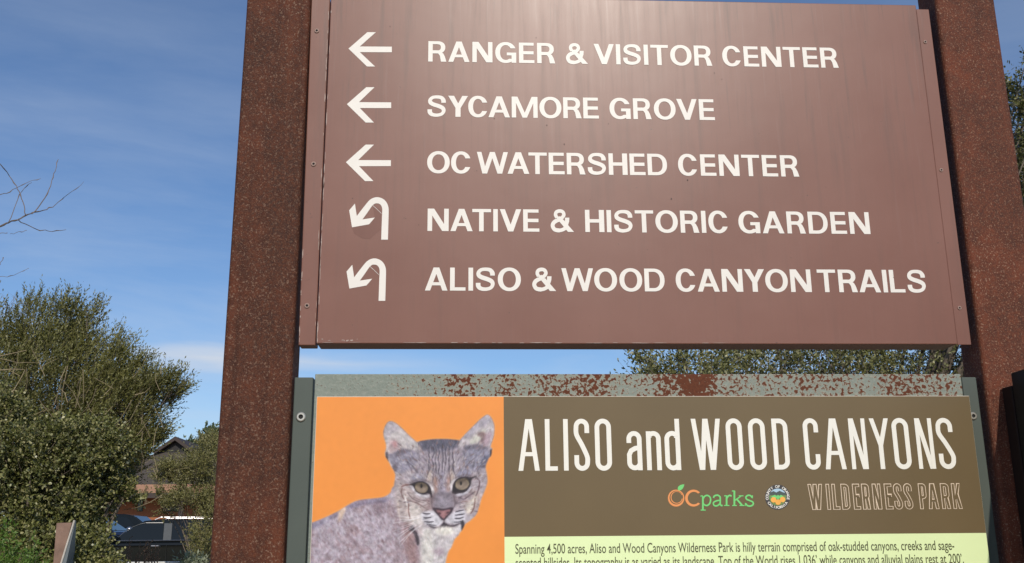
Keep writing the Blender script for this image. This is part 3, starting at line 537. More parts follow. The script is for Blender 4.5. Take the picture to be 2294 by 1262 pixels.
def stroke(D, pts, w, mat=0):
    """constant or varying width ribbon along pts"""
    if not hasattr(w, '__len__'): pts = [p for i, p in enumerate(pts) if i == 0 or math.hypot(p[0]-pts[i-1][0], p[1]-pts[i-1][1]) > w*.02]
    n = len(pts); ws = w if hasattr(w, '__len__') else [w]*n; A, B = [], []
    for i in range(n):
        p, q = pts[max(i-1, 0)], pts[min(i+1, n-1)]; dx, dy = q[0]-p[0], q[1]-p[1]; l = math.hypot(dx, dy) or 1
        if 0 < i < n-1:
            d1 = (pts[i][0]-p[0], pts[i][1]-p[1]); d2 = (q[0]-pts[i][0], q[1]-pts[i][1]); l1, l2 = math.hypot(*d1) or 1, math.hypot(*d2) or 1
            tx, ty = d1[0]/l1+d2[0]/l2, d1[1]/l1+d2[1]/l2; tl = math.hypot(tx, ty) or 1; dx, dy, l = tx/tl, ty/tl, 1
            cs = max(.5, dx*d1[0]/l1+dy*d1[1]/l1); k = ws[i]/2/cs
        else: k = ws[i]/2
        A.append((pts[i][0]-dy/l*k, pts[i][1]+dx/l*k)); B.append((pts[i][0]+dy/l*k, pts[i][1]-dx/l*k))
    D.quads(A, B, mat)
def csp(pts, n=8):
    out = []; m = len(pts)
    for i in range(m-1):
        p0, p1, p2, p3 = pts[max(i-1, 0)], pts[i], pts[i+1], pts[min(i+2, m-1)]
        for k in range(n):
            t = k/n; out.append(tuple(.5*(2*p1[j]+(p2[j]-p0[j])*t+(2*p0[j]-5*p1[j]+4*p2[j]-p3[j])*t*t+(3*p1[j]-p0[j]-3*p2[j]+p3[j])*t**3) for j in (0, 1)))
    return out+[pts[-1]]
# bold grotesque capitals on a unit cap height: (width, function(draw polygon, draw ribbon pair))
ST, HT_ = .204, .143
def glyph(ch, G):
    R_ = lambda x0, y0, x1, y1: G.poly([(x0, y0), (x1, y0), (x1, y1), (x0, y1)])
    par = lambda x0, y0, x1, y1, w: G.poly([(x0, y0), (x0+w, y0), (x1+w, y1), (x1, y1)])
    pi = math.pi
    def bowl(x0, y0, x1, y1, sv=ST, sh=HT_, a0=-pi/2, a1=pi/2, e=2.25):
        cx = x0; G.quads(arc(cx, (y0+y1)/2, x1-x0, (y1-y0)/2, a0, a1, 22, e), arc(cx, (y0+y1)/2, x1-x0-sv, (y1-y0)/2-sh, a0, a1, 22, e))
    def ringcut(w, ya, yb, sv=.222, sh=.150):
        # open C shape: terminals cut level at ya (lower) and yb (upper)
        o = .015; cy = .5; rx, ry = w/2, .5+o; f = lambda y, r: math.asin(max(-1, min(1, (y-cy)/r)))
        G.quads(arc(w/2, cy, rx, ry, pi/2, 3*pi/2, 30, 2.15), arc(w/2, cy, rx-sv, ry-sh, pi/2, 3*pi/2, 30, 2.15))
        G.quads(arc(w/2, cy, rx, ry, f(yb, ry), pi/2, 16, 2.15), arc(w/2, cy, rx-sv, ry-sh, f(yb, ry-sh), pi/2, 16, 2.15))
        G.quads(arc(w/2, cy, rx, ry, f(ya, ry), -pi/2, 16, 2.15), arc(w/2, cy, rx-sv, ry-sh, f(ya, ry-sh), -pi/2, 16, 2.15))
    if ch == 'A': par(0, 0, .37, 1, .228); par(.762, 0, .392, 1, .228); R_(.2, .225, .8, .36); return .99
    if ch == 'C': ringcut(.90, .30, .68); return .90
    if ch == 'D': R_(0, 0, ST, 1); R_(.1, 0, .42, HT_); R_(.1, 1-HT_, .42, 1); bowl(.40, 0, .90, 1); return .90
    if ch == 'E':
        R_(0, 0, ST, 1); R_(.1, 0, .72, HT_); R_(.1, 1-HT_, .695, 1); R_(.1, .425, .685, .425+.155); return .72
    if ch == 'G': ringcut(.98, .20, .70); R_(.765, .0, .98, .50); R_(.54, .36, .9, .50); return .98
    if ch == 'H': R_(0, 0, ST, 1); R_(.63, 0, .862, 1); R_(.1, .425, .7, .58); return .862
    if ch == 'I': R_(0, 0, ST, 1); return ST
    if ch == 'L': R_(0, 0, ST, 1); R_(.1, 0, .68, HT_); return .68
    if ch == 'M': R_(0, 0, .20, 1); R_(1.0, 0, 1.2, 1); par(.50, 0, .07, 1, .20); par(.50, 0, .93, 1, .20); return 1.2
    if ch == 'N': R_(0, 0, .205, 1); R_(.735, 0, .94, 1); par(.655, 0, .0, 1, .285); return .94
    if ch == 'O': 
        G.quads(arc(.51, .5, .51, .515, 0, 2*pi, 52, 2.12), arc(.51, .5, .51-.222, .515-.150, 0, 2*pi, 52, 2.12)); return 1.02
    if ch == 'R':
        R_(0, 0, ST, 1); R_(.1, 1-HT_, .45, 1); R_(.1, .40, .45, .40+.155); bowl(.44, .40, .79, 1, .205, .15)
        G.poly([(.595, 0), (.845, 0), (.775, .25), (.70, .40), (.60, .475), (.40, .475), (.40, .41), (.48, .385), (.545, .28)]); return .845
    if ch == 'S':
        p = csp([(.745, .66), (.735, .78), (.64, .90), (.44, .935), (.24, .905), (.13, .79), (.15, .66), (.29, .575), (.52, .50), (.70, .41), (.755, .275), (.66, .125), (.44, .066), (.22, .10), (.125, .20), (.112, .34)], 5)
        n = len(p); stroke(G, p, [.205-.058*math.sin(math.pi*min(max(abs(t-.5)*2.9-.25, 0), 1)) if abs(t-.5) > .1 else .19 for t in [i/(n-1) for i in range(n)]]); return .87
    if ch == 'T': R_(.305, 0, .305+ST, 1); R_(0, 1-HT_, .84, 1); return .84
    if ch == 'V': par(.37, 0, 0, 1, .228); par(.37, 0, .732, 1, .228); return .96
    if ch == 'W': par(.25, 0, 0, 1, .205); par(.26, 0, .595, 1, .205); par(.935, 0, .61, 1, .205); par(.945, 0, 1.21, 1, .205); return 1.415
    if ch == 'Y': R_(.34, 0, .575, .45); G.poly([(.34, .36), (.575, .36), (.575, .42), (.27, 1), (0, 1), (.34, .42)]); G.poly([(.34, .36), (.575, .36), (.575, .42), (.915, 1), (.65, 1), (.36, .44)]); return .915
    if ch == '&':
        G.poly([(.70, .64), (.90, .64), (.885, .46), (.82, .28), (.72, .16), (.62, .22), (.685, .42)])
        stroke(G, csp([(.78, .26), (.69, .16), (.54, .085), (.38, .065), (.20, .11), (.115, .27), (.18, .42), (.34, .52)], 5), [.16]*14+[.18]*30)
        stroke(G, csp([(.34, .50), (.54, .62), (.645, .76), (.60, .895), (.46, .94), (.305, .89), (.26, .76), (.32, .64)], 5), [.16]*41)
        G.poly([(.27, .66), (.47, .70), (.66, .47), (.48, .40)])
        G.poly([(.40, .50), (.62, .55), (1.10, .0), (.82, .0)]); return 1.09
    return .4
class Glyphs:
    """maps unit glyph coordinates onto a decal"""
    def __init__(s, D, x, z, h, sx=1.): s.D, s.x, s.z, s.h, s.sx = D, x, z, h, sx
    def t(s, p): return (s.x+p[0]*s.h*s.sx, s.z+p[1]*s.h)
    def poly(s, pts, mat=0): s.D.poly([s.t(p) for p in pts], mat)
    def quads(s, A, B, mat=0): s.D.quads([s.t(p) for p in A], [s.t(p) for p in B], mat)
class Null:
    poly = quads = lambda s, *a: None
KERN = {'AT': -.13, 'TA': -.13, 'YC': -.07, 'AN': .0, 'TR': 0, 'RA': -.04, 'AL': 0, 'AY': -.1, 'YO': -.09, 'VE': -.03, 'OV': -.07, 'LI': .02, 'CA': -.05, 'WA': -.12, 'AM': 0, 'IV': -.03, 'VI': -.03, 'TO': -.03, 'ST': -.02, 'NT': -.02, 'TE': -.02, 'WO': -.06, 'GA': -.03, 'AR': 0, 'NA': -.04, 'TI': -.02, 'NY': -.03}
HC, GX = .057, .955
def word(D, txt, x0, x1, z):
    ws = [glyph(c, Null())*GX for c in txt]; k = [KERN.get(txt[i:i+2], 0)*1. for i in range(len(txt)-1)]
    g = ((x1-x0)/HC-sum(ws)-sum(k))/max(len(txt)-1, 1); sx = GX
    if len(txt) == 1: sx = (x1-x0)/HC/ws[0]*GX; g = 0
    x = x0
    for i, c in enumerate(txt):
        glyph(c, Glyphs(D, x, z, HC, sx)); x += (ws[i]+g+(k[i] if i < len(k) else 0))*HC
X = lambda u, v: P(u, v, 0).x
rows = [(2.6762, [('RANGER', (959.2, 138.6), (1243.8, 143.8)), ('&', (1266.8, 135), (1317, 144)), ('VISITOR', (1329.5, 99.9), (1595.7, 147.4)), ('CENTER', (1618, 127.8), (1879, 152.8))]),
        (2.5255, [('SYCAMORE', (957.2, 247.8), (1341.7, 266.7)), ('GROVE', (1365.3, 243.6), (1601.6, 268.8))]),
        (2.3752, [('OC', (957, 364), (1054.9, 377)), ('WATERSHED', (1068.3, 341.7), (1494, 369.3)), ('CENTER', (1518.8, 369.3), (1790.6, 395.3))]),
        (2.2258, [('NATIVE', (957.6, 517.9), (1208.3, 519.1)), ('&', (1232.4, 506.5), (1285.3, 519.9)), ('HISTORIC', (1310, 470.4), (1631.3, 507)), ('GARDEN', (1654, 497), (1950, 523.5))]),
        (2.0769, [('ALISO', (951.8, 650.8), (1166.8, 625.4)), ('&', (1191, 637), (1245.5, 651.6)), ('WOOD', (1257.3, 601), (1488.5, 626.7)), ('CANYON', (1513.7, 629.6), (1818.9, 655.2)), ('TRAILS', (1829, 605.8), (2075.2, 642.4))])]
for z, ws in rows:
    D = Decal(-.0006)
    for t, a, c in ws: word(D, t, X(*a), X(*c), z)
    D.done('lettering', M['letter'], sign)
q2 = lambda u, v: (lambda p: (p.x, p.z))(P(u, v, 0))
arr = [[(555, 432), (722, 287), (797, 287), (655, 413), (938, 415), (938, 464), (655, 463), (790, 590), (719, 590)], [(541, 923), (712, 773), (785, 773), (648, 905), (932, 907), (932, 957), (655, 957), (780, 1085), (707, 1085)]]
arrw = [[q2(640+x/3.944, y/3.944) for x, y in a] for a in arr]
dx, dz = q2(775, 364)[0]-arrw[1][0][0], q2(775, 364)[1]-arrw[1][0][1]; arrw.append([(x+dx, z+dz) for x, z in arrw[1]])
for a in arrw:
    D = Decal(-.0006); D.poly(a); D.done('arrow', M['letter'], sign)
for ox, oy in ((0, 0), (-25, 577)):
    f = lambda x, y: q2(740+(x+ox)/4.208, 400+(y+oy)/4.208)
    if oy == 0:
        D = Decal(-.0003); D.poly([f(*p) for p in [(205, 470), (300, 380), (420, 372), (400, 250), (478, 300), (478, 480), (370, 572), (300, 565), (225, 520)]]); D.done('patch', M['brown_patch'], sign)
    D = Decal(-.0006); D.poly([f(*p) for p in [(205, 462), (178, 302), (232, 238), (250, 358), (298, 388), (420, 370), (366, 433)]])
    A_ = [(245, 362), (300, 290), (352, 225), (378, 200), (408, 184), (440, 178), (475, 184), (508, 202), (532, 230), (545, 262), (550, 300), (548, 400), (543, 578)]
    B_ = [(300, 392), (345, 330), (385, 272), (402, 252), (418, 240), (437, 236), (458, 239), (474, 250), (484, 266), (489, 284), (490, 305), (486, 400), (480, 578)]
    D.quads([f(*p) for p in csp(A_, 5)], [f(*p) for p in csp(B_, 5)]); D.done('arrow', M['letter'], sign)
    D = Decal(-.0006); stroke(D, [f(400, 255), f(440, 290), f(482, 332)], .0008); D.done('scratch', M['letter'], sign)
# ---- chipped paint and painted-on bevel highlights along the sheet edges, specks and smudges on the face ----
g = random.Random(21); D = Decal(-.0004)
def blob(D, x, z, rx, rz):
    n = g.randint(5, 8); a0 = g.uniform(0, 6); D.poly([(x+rx*g.uniform(.5, 1.1)*math.cos(a0-2*math.pi*i/n), z+rz*g.uniform(.5, 1.1)*math.sin(a0-2*math.pi*i/n)) for i in range(n)])
for i in range(46): blob(D, -.4168+g.uniform(0, .0012), 1.952+abs(g.gauss(0, .42)) % .9, g.uniform(.0004, .0013), g.uniform(.003, .022))
for i in range(22): blob(D, -.41+abs(g.gauss(0, .5)) % 1.5, 1.9500+g.uniform(0, .0010), g.uniform(.004, .022), g.uniform(.0004, .0011))
for i in range(10): blob(D, -.407+g.uniform(0, .12), 1.9535+g.uniform(0, .006), g.uniform(.001, .005), g.uniform(.0006, .002))
D.done('chips_and_highlights', M['chip_glint'], sign)
D = Decal(.0055)
for i in range(26): blob(D, -.4225-g.uniform(0, .0015), 1.95+g.uniform(0, .9), g.uniform(.0004, .0012), g.uniform(.003, .02))
for i in range(16): z = 1.95+abs(g.gauss(0, .1)); blob(D, -.4592-.0086*(z-1.945)+g.uniform(0, .0012), z, g.uniform(.0005, .0016), g.uniform(.002, .012))
D.done('chips_and_highlights', M['chip_glint'], sign)
D = Decal(-.0008)
for u, v, r in ((1264, 324, 2.2), (1201, 85, 1.6), (1363, 278, 1.4), (1068, 383, 1.2), (1540, 404, 2.4), (1504, 446, 2.2), (1600, 164, 1.6), (1617, 178, 1.2), (874, 60, 1.6), (1107, 266, 1.5), (1225, 281, 1.8), (2001, 622, 1.3), (909, 490, 1.5), (938, 504, 1.3), (1322, 448, 1.), (790, 445, 1.4), (1700, 300, 1.), (1850, 420, 1.1), (1450, 560, 1.), (1320, 730, 1.), (1900, 220, 1.)):
    x, z = q2(u, v) if False else (P(u, v, 0).x, P(u, v, 0).z); blob(D, x, z, r*.0007, r*.0012)
D.done('dirt_specks', M['speck'], sign)
# =================== lower park sign ===================
park = thing('park_sign', (.35, .02, .8), 'printed park sign with a bobcat on orange beside a cream title on olive brown', 'information sign')
b = MB(); b.box(-.4177, 1.1178, 0, .03, .78, 1.8760); b.build('rusty_board', M['rusted_green'], park, bevel=.0015)
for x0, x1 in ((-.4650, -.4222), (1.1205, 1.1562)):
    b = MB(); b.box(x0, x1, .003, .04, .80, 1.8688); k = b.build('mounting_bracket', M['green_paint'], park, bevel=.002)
screw(-.4461, 1.7770, .003, park, 1.75); screw(1.1366, 1.7756, .003, park, 1.45); screw(-.4440, 1.05, .003, park, 1.75); screw(1.138, 1.05, .003, park, 1.45)
b = MB(); b.box(-.4112, 1.1296, -.0045, -.0006, .84, 1.8228); pp = b.build('print_panel', M['panel_edge'], park, bevel=.0008)
ZO = 1.5062; XM = .0199
Y1 = -.0050
D = Decal(Y1); D.poly([(XM, ZO), (1.1288, ZO), (1.1288, 1.8218), (XM, 1.8218)]); D.done('title_band', M['olive_print'], pp)
D = Decal(Y1); D.poly([(XM, .841), (1.1288, .841), (1.1288, ZO), (XM, ZO)]); D.done('text_band', M['lime_print'], pp)
PY = lambda u, v: P(u, v, Y1)
def catmesh():
    a = paint_bobcat(); HT, WD = a.shape[:2]; st = 1.25
    x0, x1, z1 = -.4100, XM, 1.8218; z0 = 1.39
    nx = int((x1-x0)/.00125); nz = int((z1-z0)/.00125)
    xs = np.linspace(x0, x1, nx+1); zs = np.linspace(z0, z1, nz+1); XX, ZZ = np.meshgrid(xs, zs)
    dx, dy, dzv = XX-CAM.x, np.full_like(XX, Y1-CAM.y), ZZ-CAM.z
    dep = dx*_f.x+dy*_f.y+dzv*_f.z; u = 1147+FOC*(dx*R2.x+dy*R2.y+dzv*R2.z)/dep; v = 631-FOC*(dx*U2.x+dy*U2.y+dzv*U2.z)/dep
    fu, fv = np.clip(u-690.5, 0, WD-1.001), np.clip(v-885.5, 0, HT-1.001); iu, iv = fu.astype(int), fv.astype(int); tu, tv = (fu-iu)[..., None], (fv-iv)[..., None]
    c = (a[iv, iu]*(1-tu)+a[iv, iu+1]*tu)*(1-tv)+(a[iv+1, iu]*(1-tu)+a[iv+1, iu+1]*tu)*tv
    lc = np.where(c <= .04045, c/12.92, ((c+.055)/1.055)**2.4)*PRINT_GAIN
    V = np.stack([XX, np.full_like(XX, Y1), ZZ], -1).reshape(-1, 3); I = np.arange((nx+1)*(nz+1)).reshape(nz+1, nx+1)
    F = np.stack([I[:-1, :-1], I[:-1, 1:], I[1:, 1:], I[1:, :-1]], -1).reshape(-1, 4)
    o = fast_mesh('wildlife_print', V, F, M['cat'], pp); at = o.data.color_attributes.new('print', 'FLOAT_COLOR', 'POINT')
    at.data.foreach_set('color', np.concatenate([lc.reshape(-1, 3), np.ones((lc.shape[0]*lc.shape[1], 1))], 1).astype(np.float32).ravel())
PRINT_GAIN = np.array([.84, .88, .97])
catmesh()
D = Decal(Y1); D.poly([(-.4100, .841), (XM, .841), (XM, 1.39), (-.4100, 1.39)]); D.done('orange_field', M['orange_print'], pp)
# ---- condensed title ----
Y2 = -.0054
def cglyph(ch, D, x, z, w, h, t, mat=0):
    """tall condensed gothic letter in the box (x, z, w, h) with stroke t"""
    e = t/2; L, Rr, T, Bm = x+e, x+w-e, z+h-e, z+e; r = (w-t)/2; s = lambda p: stroke(D, p, t, mat); pi = math.pi
    R_ = lambda x0, z0, x1, z1: D.poly([(x0, z0), (x1, z0), (x1, z1), (x0, z1)], mat); par = lambda xa, xb, z0=z, z1=z+h, k=t: D.poly([(xa, z0), (xa+k, z0), (xb+k, z1), (xb, z1)], mat)
    top = arc(x+w/2, T-r, r, r*1.05, pi, 0, 14); bot = arc(x+w/2, Bm+r, r, r*1.05, pi, 2*pi, 14)
    if ch == 'A': c = x+w/2; par(x, c-t*.72); par(x+w-t, c-t*.28); R_(x+w*.2, z+h*.28, x+w*.8, z+h*.28+t*.85)
    elif ch == 'L': R_(x, z, x+t, z+h); R_(x+t*.5, z, x+w, z+t*.9)
    elif ch == 'I': R_(x, z, x+t, z+h)
    elif ch == 'O': s([(L, z+h/2)]+top+[(Rr, z+h/2)]+bot[::-1]+[(L, z+h/2)])
    elif ch == 'C': s([(Rr, T-h*.23)]+[(Rr, T-r)]+top[::-1][1:]+bot+[(Rr, Bm+h*.25)])
    elif ch == 'S': s(csp([(Rr, T-h*.23), (Rr, T-r)], 2)+top[::-1][1:]+csp([(L, T-r), (L+.02*w, T-h*.26), (x+w/2, z+h*.50), (Rr-.02*w, z+h*.27), (Rr, Bm+r)], 6)[1:]+bot[::-1][1:]+[(L, Bm+h*.25)])
    elif ch == 'W': a, c2 = x, x+w; q = w-t; par(x+q*.27, x); par(x+q*.27+t*.15, x+q*.47); par(x+q*.73-t*.15, x+q*.5); par(x+q*.73, x+q)
    elif ch == 'D': R_(x, z, x+t, z+h); s([(x+t*.5, T), (Rr-r*1.1, T)]+arc(Rr-r*1.1, T-r*1.1, r*1.1, r*1.1, pi/2, 0, 10)+arc(Rr-r*1.1, Bm+r*1.1, r*1.1, r*1.1, 0, -pi/2, 10)+[(x+t*.5, Bm)])
    elif ch == 'N': R_(x, z, x+t*.88, z+h); R_(x+w-t*.88, z, x+w, z+h); par(x+w-t*1.25, x+t*.1)
    elif ch == 'Y': c = x+w/2; R_(c-e, z, c+e, z+h*.48); D.poly([(c-e, z+h*.42), (c+e, z+h*.42), (c+e, z+h*.46), (x+t, z+h), (x, z+h), (c-e, z+h*.46)], mat); D.poly([(c-e, z+h*.42), (c+e, z+h*.42), (c+e, z+h*.46), (x+w, z+h), (x+w-t, z+h), (c-e, z+h*.46)], mat)
    elif ch in 'EF': R_(x, z, x+t, z+h); R_(x+t*.5, z+h-t*.9, x+w, z+h); R_(x+t*.5, z+h*.48, x+w*.93, z+h*.48+t*.9); R_(x+t*.5, z, x+w, z+t*.9)
    elif ch in 'RP':
        R_(x, z, x+t, z+h); m_ = z+h*.46; rr = r*.95; s([(x+t*.5, T), (Rr-rr, T)]+arc(Rr-rr, T-rr, rr, rr, pi/2, 0, 8)+arc(Rr-rr, m_+rr, rr, rr, 0, -pi/2, 8)+[(x+t*.5, m_)])
        if ch == 'R': par(x+w-t*.95, x+w*.45, z, m_)
    elif ch == 'K': R_(x, z, x+t, z+h); par(x+t*.6, x+w-t*1.1, z+h*.36, z+h); par(x+w-t, x+w*.36, z, z+h*.58)
    elif ch == 'a':
        tp = arc(x+w/2, T-r, r, r*1.05, pi, 0, 14); s([(L, T-h*.24)]+tp+[(Rr, z)]); s([(Rr, z+h*.58), (x+w*.55, z+h*.56), (x+w*.28, z+h*.50), (L, z+h*.40), (L, Bm+r)]+arc(x+w/2, Bm+r, r, r, pi, 1.75*pi, 10)[1:]+[(Rr, z+h*.16)])
    elif ch == 'n': R_(x, z, x+t, z+h); s([(L+t*.3, T-r*.9)]+arc(x+w/2, T-r, r, r*1.05, .85*pi, 0, 12)+[(Rr, z)])
    elif ch == 'd':
        hx = h*.755; T2 = z+hx-e; R_(x+w-t, z, x+w, z+h); s([(Rr-t*.3, T2-r*.9)]+arc(x+w/2, T2-r, r, r*1.05, .15*pi, pi, 12)+arc(x+w/2, Bm+r, r, r*1.05, pi, 1.85*pi, 12))
XP = lambda u, v: PY(u, v).x
zb = PY(1500, 1053.5).z; Ht = PY(1300, 938.5).z-PY(1300, 1053.8).z; tt = .0108
title = [('A', 1161.5, 1209.1), ('L', 1222, 1249.7), ('I', 1263.5, 1274.6), ('S', 1287.3, 1322), ('O', 1334.5, 1371.5), ('a', 1405.7, 1439.7), ('n', 1449.9, 1483), ('d', 1491.4, 1526.2), ('W', 1552.8, 1619), ('O', 1631, 1667.5), ('O', 1681.5, 1719.3), ('D', 1735.2, 1770.6), ('C', 1805.5, 1839.7), ('A', 1850, 1897), ('N', 1909.3, 1946.4), ('Y', 1956.5, 2000), ('O', 2006.5, 2044), ('N', 2059.4, 2097.3), ('S', 2106.5, 2143.7)]
D = Decal(Y2)
for ch, a, c in title:
    h = Ht*(.755 if ch in 'an' else 1); x0, x1 = XP(a, 1050), XP(c, 1050); cglyph(ch, D, x0, zb, x1-x0, h, tt)
D.done('title_lettering', M['title'], pp)
# ---- outlined second title: tan letters with an olive inset ----
zb2 = PY(1985, 1141.5).z; H2 = PY(1830, 1083.5).z-PY(1830, 1141.5).z
sub = [('W', 1813, 1845.5), ('I', 1853.5, 1861.5), ('L', 1866.5, 1882.5), ('D', 1887, 1905.5), ('E', 1913, 1929), ('R', 1933.5, 1950.5), ('N', 1957.5, 1976.5), ('E', 1984.5, 2001.5), ('S', 2005, 2023.5), ('S', 2028, 2046.5), ('P', 2061.5, 2078.5), ('A', 2081, 2104.5), ('R', 2111, 2130), ('K', 2136, 2156.5)]
D1, D2 = Decal(Y2), Decal(Y2-.0008)
for ch, a, c in sub:
    x0, x1 = XP(a, 1139), XP(c, 1139); t = .0082; k = .0017
    cglyph(ch, D1, x0, zb2, x1-x0, H2, t); cglyph(ch, D2, x0+k, zb2+k, x1-x0-2*k, H2-2*k, t-2*k)
o = D1.done('outline_lettering', M['tan_print'], pp); D2.done('outline_inset', M['olive_print'], o)
# ---- small logo: orange ring O with a leaf, C, and green serif word ----
g5 = lambda x, y: (lambda p: (p.x, p.z))(PY(1460+x/6.747, 1070+y/6.747))
D = Decal(Y2); circ = lambda cx, cy, r, r2=None, n=40, a0=0, a1=2*math.pi: [g5(cx+r*math.cos(a0+(a1-a0)*i/n), cy+(r2 or r)*math.sin(a0+(a1-a0)*i/n)) for i in range(n+1)]
D.quads(circ(368, 312, 124, 128), circ(371, 305, 102, 104)); D.quads(circ(376, 302, 92, 94, 40, .2, 5.9), circ(378, 300, 80, 84, 40, .2, 5.9))
D.quads(circ(632, 312, 128, 128, 40, .72, 5.56), circ(636, 312, 92, 94, 40, .80, 5.48)); logo = D.done('logo', M['orange_print'], pp)
D = Decal(Y2-.0002); D.poly([g5(*p) for p in [(398, 192), (392, 165), (400, 140), (425, 118), (455, 108), (492, 102), (484, 135), (468, 168), (445, 190), (418, 198)]])
def sr(pts, w): stroke(D, [g5(*p) for p in pts], w)
u1 = .0042; u2 = .0023
sr([(772, 285), (772, 490)], u1); sr([(735, 282), (772, 278)], u2); sr([(738, 493), (815, 493)], u2); sr(csp([(775, 320), (800, 285), (840, 272), (880, 300), (888, 350), (870, 400), (830, 425), (790, 410), (775, 385)]), u1*.85)
sr(csp([(932, 310), (945, 282), (990, 268), (1028, 290), (1034, 330), (1034, 400), (1046, 422), (1070, 424)]), u1*.9); sr(csp([(1034, 345), (985, 352), (940, 372), (930, 400), (950, 428), (995, 425), (1034, 390)]), u1*.8)
sr([(1130, 275), (1130, 422)], u1); sr([(1092, 280), (1132, 276)], u2); sr([(1092, 424), (1172, 424)], u2); sr(csp([(1132, 320), (1152, 285), (1180, 272), (1205, 285)]), u1*.9)
sr([(1248, 200), (1248, 422)], u1); sr([(1210, 206), (1250, 202)], u2); sr([(1215, 424), (1285, 424)], u2); sr([(1252, 350), (1350, 280)], u2*1.2); sr([(1285, 330), (1365, 420)], u1); sr([(1315, 278), (1385, 278)], u2); sr([(1325, 424), (1400, 424)], u2)
sr(csp([(1515, 305), (1490, 275), (1450, 272), (1422, 298), (1435, 330), (1480, 350), (1525, 372), (1532, 405), (1500, 430), (1450, 428), (1420, 395)]), u1*.85); sr([(1520, 270), (1520, 315)], u2); sr([(1414, 385), (1414, 430)], u2)
D.done('logo_word', M['green_print'], logo)
# ---- round county seal ----
D = Decal(Y2); disc = lambda cx, cy, r, n=40: circ(cx, cy, r, r, n)[:-1]
D.poly(disc(1902, 298, 190)); seal = D.done('seal', M['seal_dark'], pp)
def dec(name, mat, fn, dy):
    D = Decal(Y2-dy, 0); fn(D); return D.done(name, mat, seal)
dec('seal_sky', M['seal_sky'], lambda D: D.poly(disc(1902, 298, 130)), .0004)
chord = lambda y0: [g5(1902+129*math.cos(a), 298+129*math.sin(a)) for a in np.linspace(math.asin((y0-298)/129), math.pi-math.asin((y0-298)/129), 30)]
dec('seal_hills', M['seal_hill'], lambda D: D.poly(chord(232)+[g5(*p) for p in [(1800, 222), (1840, 205), (1880, 228), (1930, 200), (1975, 222)]]), .0007)
dec('seal_field', M['seal_field'], lambda D: D.poly(chord(268)), .0010)
dec('seal_leaves', M['green_print'], lambda D: [D.poly([g5(*p) for p in q]) for q in ([(1800, 290), (1860, 262), (1900, 300), (1850, 320)], [(1990, 290), (1950, 262), (1905, 300), (1950, 318)], [(1870, 300), (1905, 262), (1940, 300), (1905, 335)])], .0013)
dec('seal_fruit', M['seal_orange'], lambda D: [D.poly(disc(x, y, 42, 20)) for x, y in ((1838, 338), (1974, 334), (1906, 374))], .0016)
def ringtext(D, txt, a0, a1, flip):
    for i, ch in enumerate(txt):
        a = R(a0+(a1-a0)*(i+.5)/len(txt)); c = g5(1902+158*math.cos(a), 298+158*math.sin(a))
        cu = bpy.data.curves.new('seal_char', 'FONT'); cu.body = ch; cu.size = .0083; cu.align_x = 'CENTER'; cu.align_y = 'CENTER'; cu.offset = .0002
        ob = bpy.data.objects.new('seal_char', cu); COL.objects.link(ob); dg = bpy.context.evaluated_depsgraph_get(); me = bpy.data.meshes.new_from_object(ob.evaluated_get(dg))
        t = (-a+math.pi/2) if not flip else (-a-math.pi/2)
        base = len(D.v); D.v += [(c[0]+v.co.x*math.cos(t)-v.co.y*math.sin(t), D.y, c[1]+v.co.x*math.sin(t)+v.co.y*math.cos(t)) for v in me.vertices]
        D.f += [tuple(j+base for j in p.vertices) for p in me.polygons]; D.m += [0]*len(me.polygons)
        bpy.data.objects.remove(ob); bpy.data.meshes.remove(me); bpy.data.curves.remove(cu)
def seal_text(D): ringtext(D, 'COUNTY OF ORANGE', 165, 375, True); ringtext(D, 'CALIFORNIA', 152, 28, False)
D = Decal(Y2-.0004, 0); seal_text(D); 
def flat(D, name, mat, parent):
    o = D.build(name, mat, parent, recalc=False)
    for p in o.data.polygons:
        if p.normal.y > 0: p.flip()
    return o
flat(D, 'seal_lettering', M['title'], seal)
# ---- printed paragraph (two lines are in view) ----
def para(txt, x0, x1, z, cap):
    cu = bpy.data.curves.new('line', 'FONT'); cu.body = txt; cu.size = 1; cu.offset = .006
    ob = bpy.data.objects.new('line', cu); COL.objects.link(ob); me = bpy.data.meshes.new_from_object(ob.evaluated_get(bpy.context.evaluated_depsgraph_get()))
    co = np.array([v.co[:] for v in me.vertices]); a, c = co[:, 0].min(), co[:, 0].max(); sx = (x1-x0)/(c-a); sz = cap/.70
    D = MB(); D.v = [(x0+(p[0]-a)*sx, Y2, z+p[1]*sz) for p in co]; D.f = [tuple(p.vertices) for p in me.polygons]; D.m = [0]*len(D.f)
    bpy.data.objects.remove(ob); bpy.data.meshes.remove(me); bpy.data.curves.remove(cu)
    return flat(D, 'paragraph_lettering', M['text_print'], pp)
cap = PY(1650, 1219.5).z-PY(1650, 1239).z
para('Spanning 4,500 acres, Aliso and Wood Canyons Wilderness Park is hilly terrain comprised of oak-studded canyons, creeks and sage-', XP(1154.5, 1230), XP(2138, 1228), PY(1640, 1236.5).z, cap*1.12)
para("scented hillsides. Its topography is as varied as its landscape. Top of the World rises 1,036\u2019 while canyons and alluvial plains rest at 200\u2019.", XP(1155, 1262), XP(2159, 1257), PY(1640, 1267).z, cap*1.12)
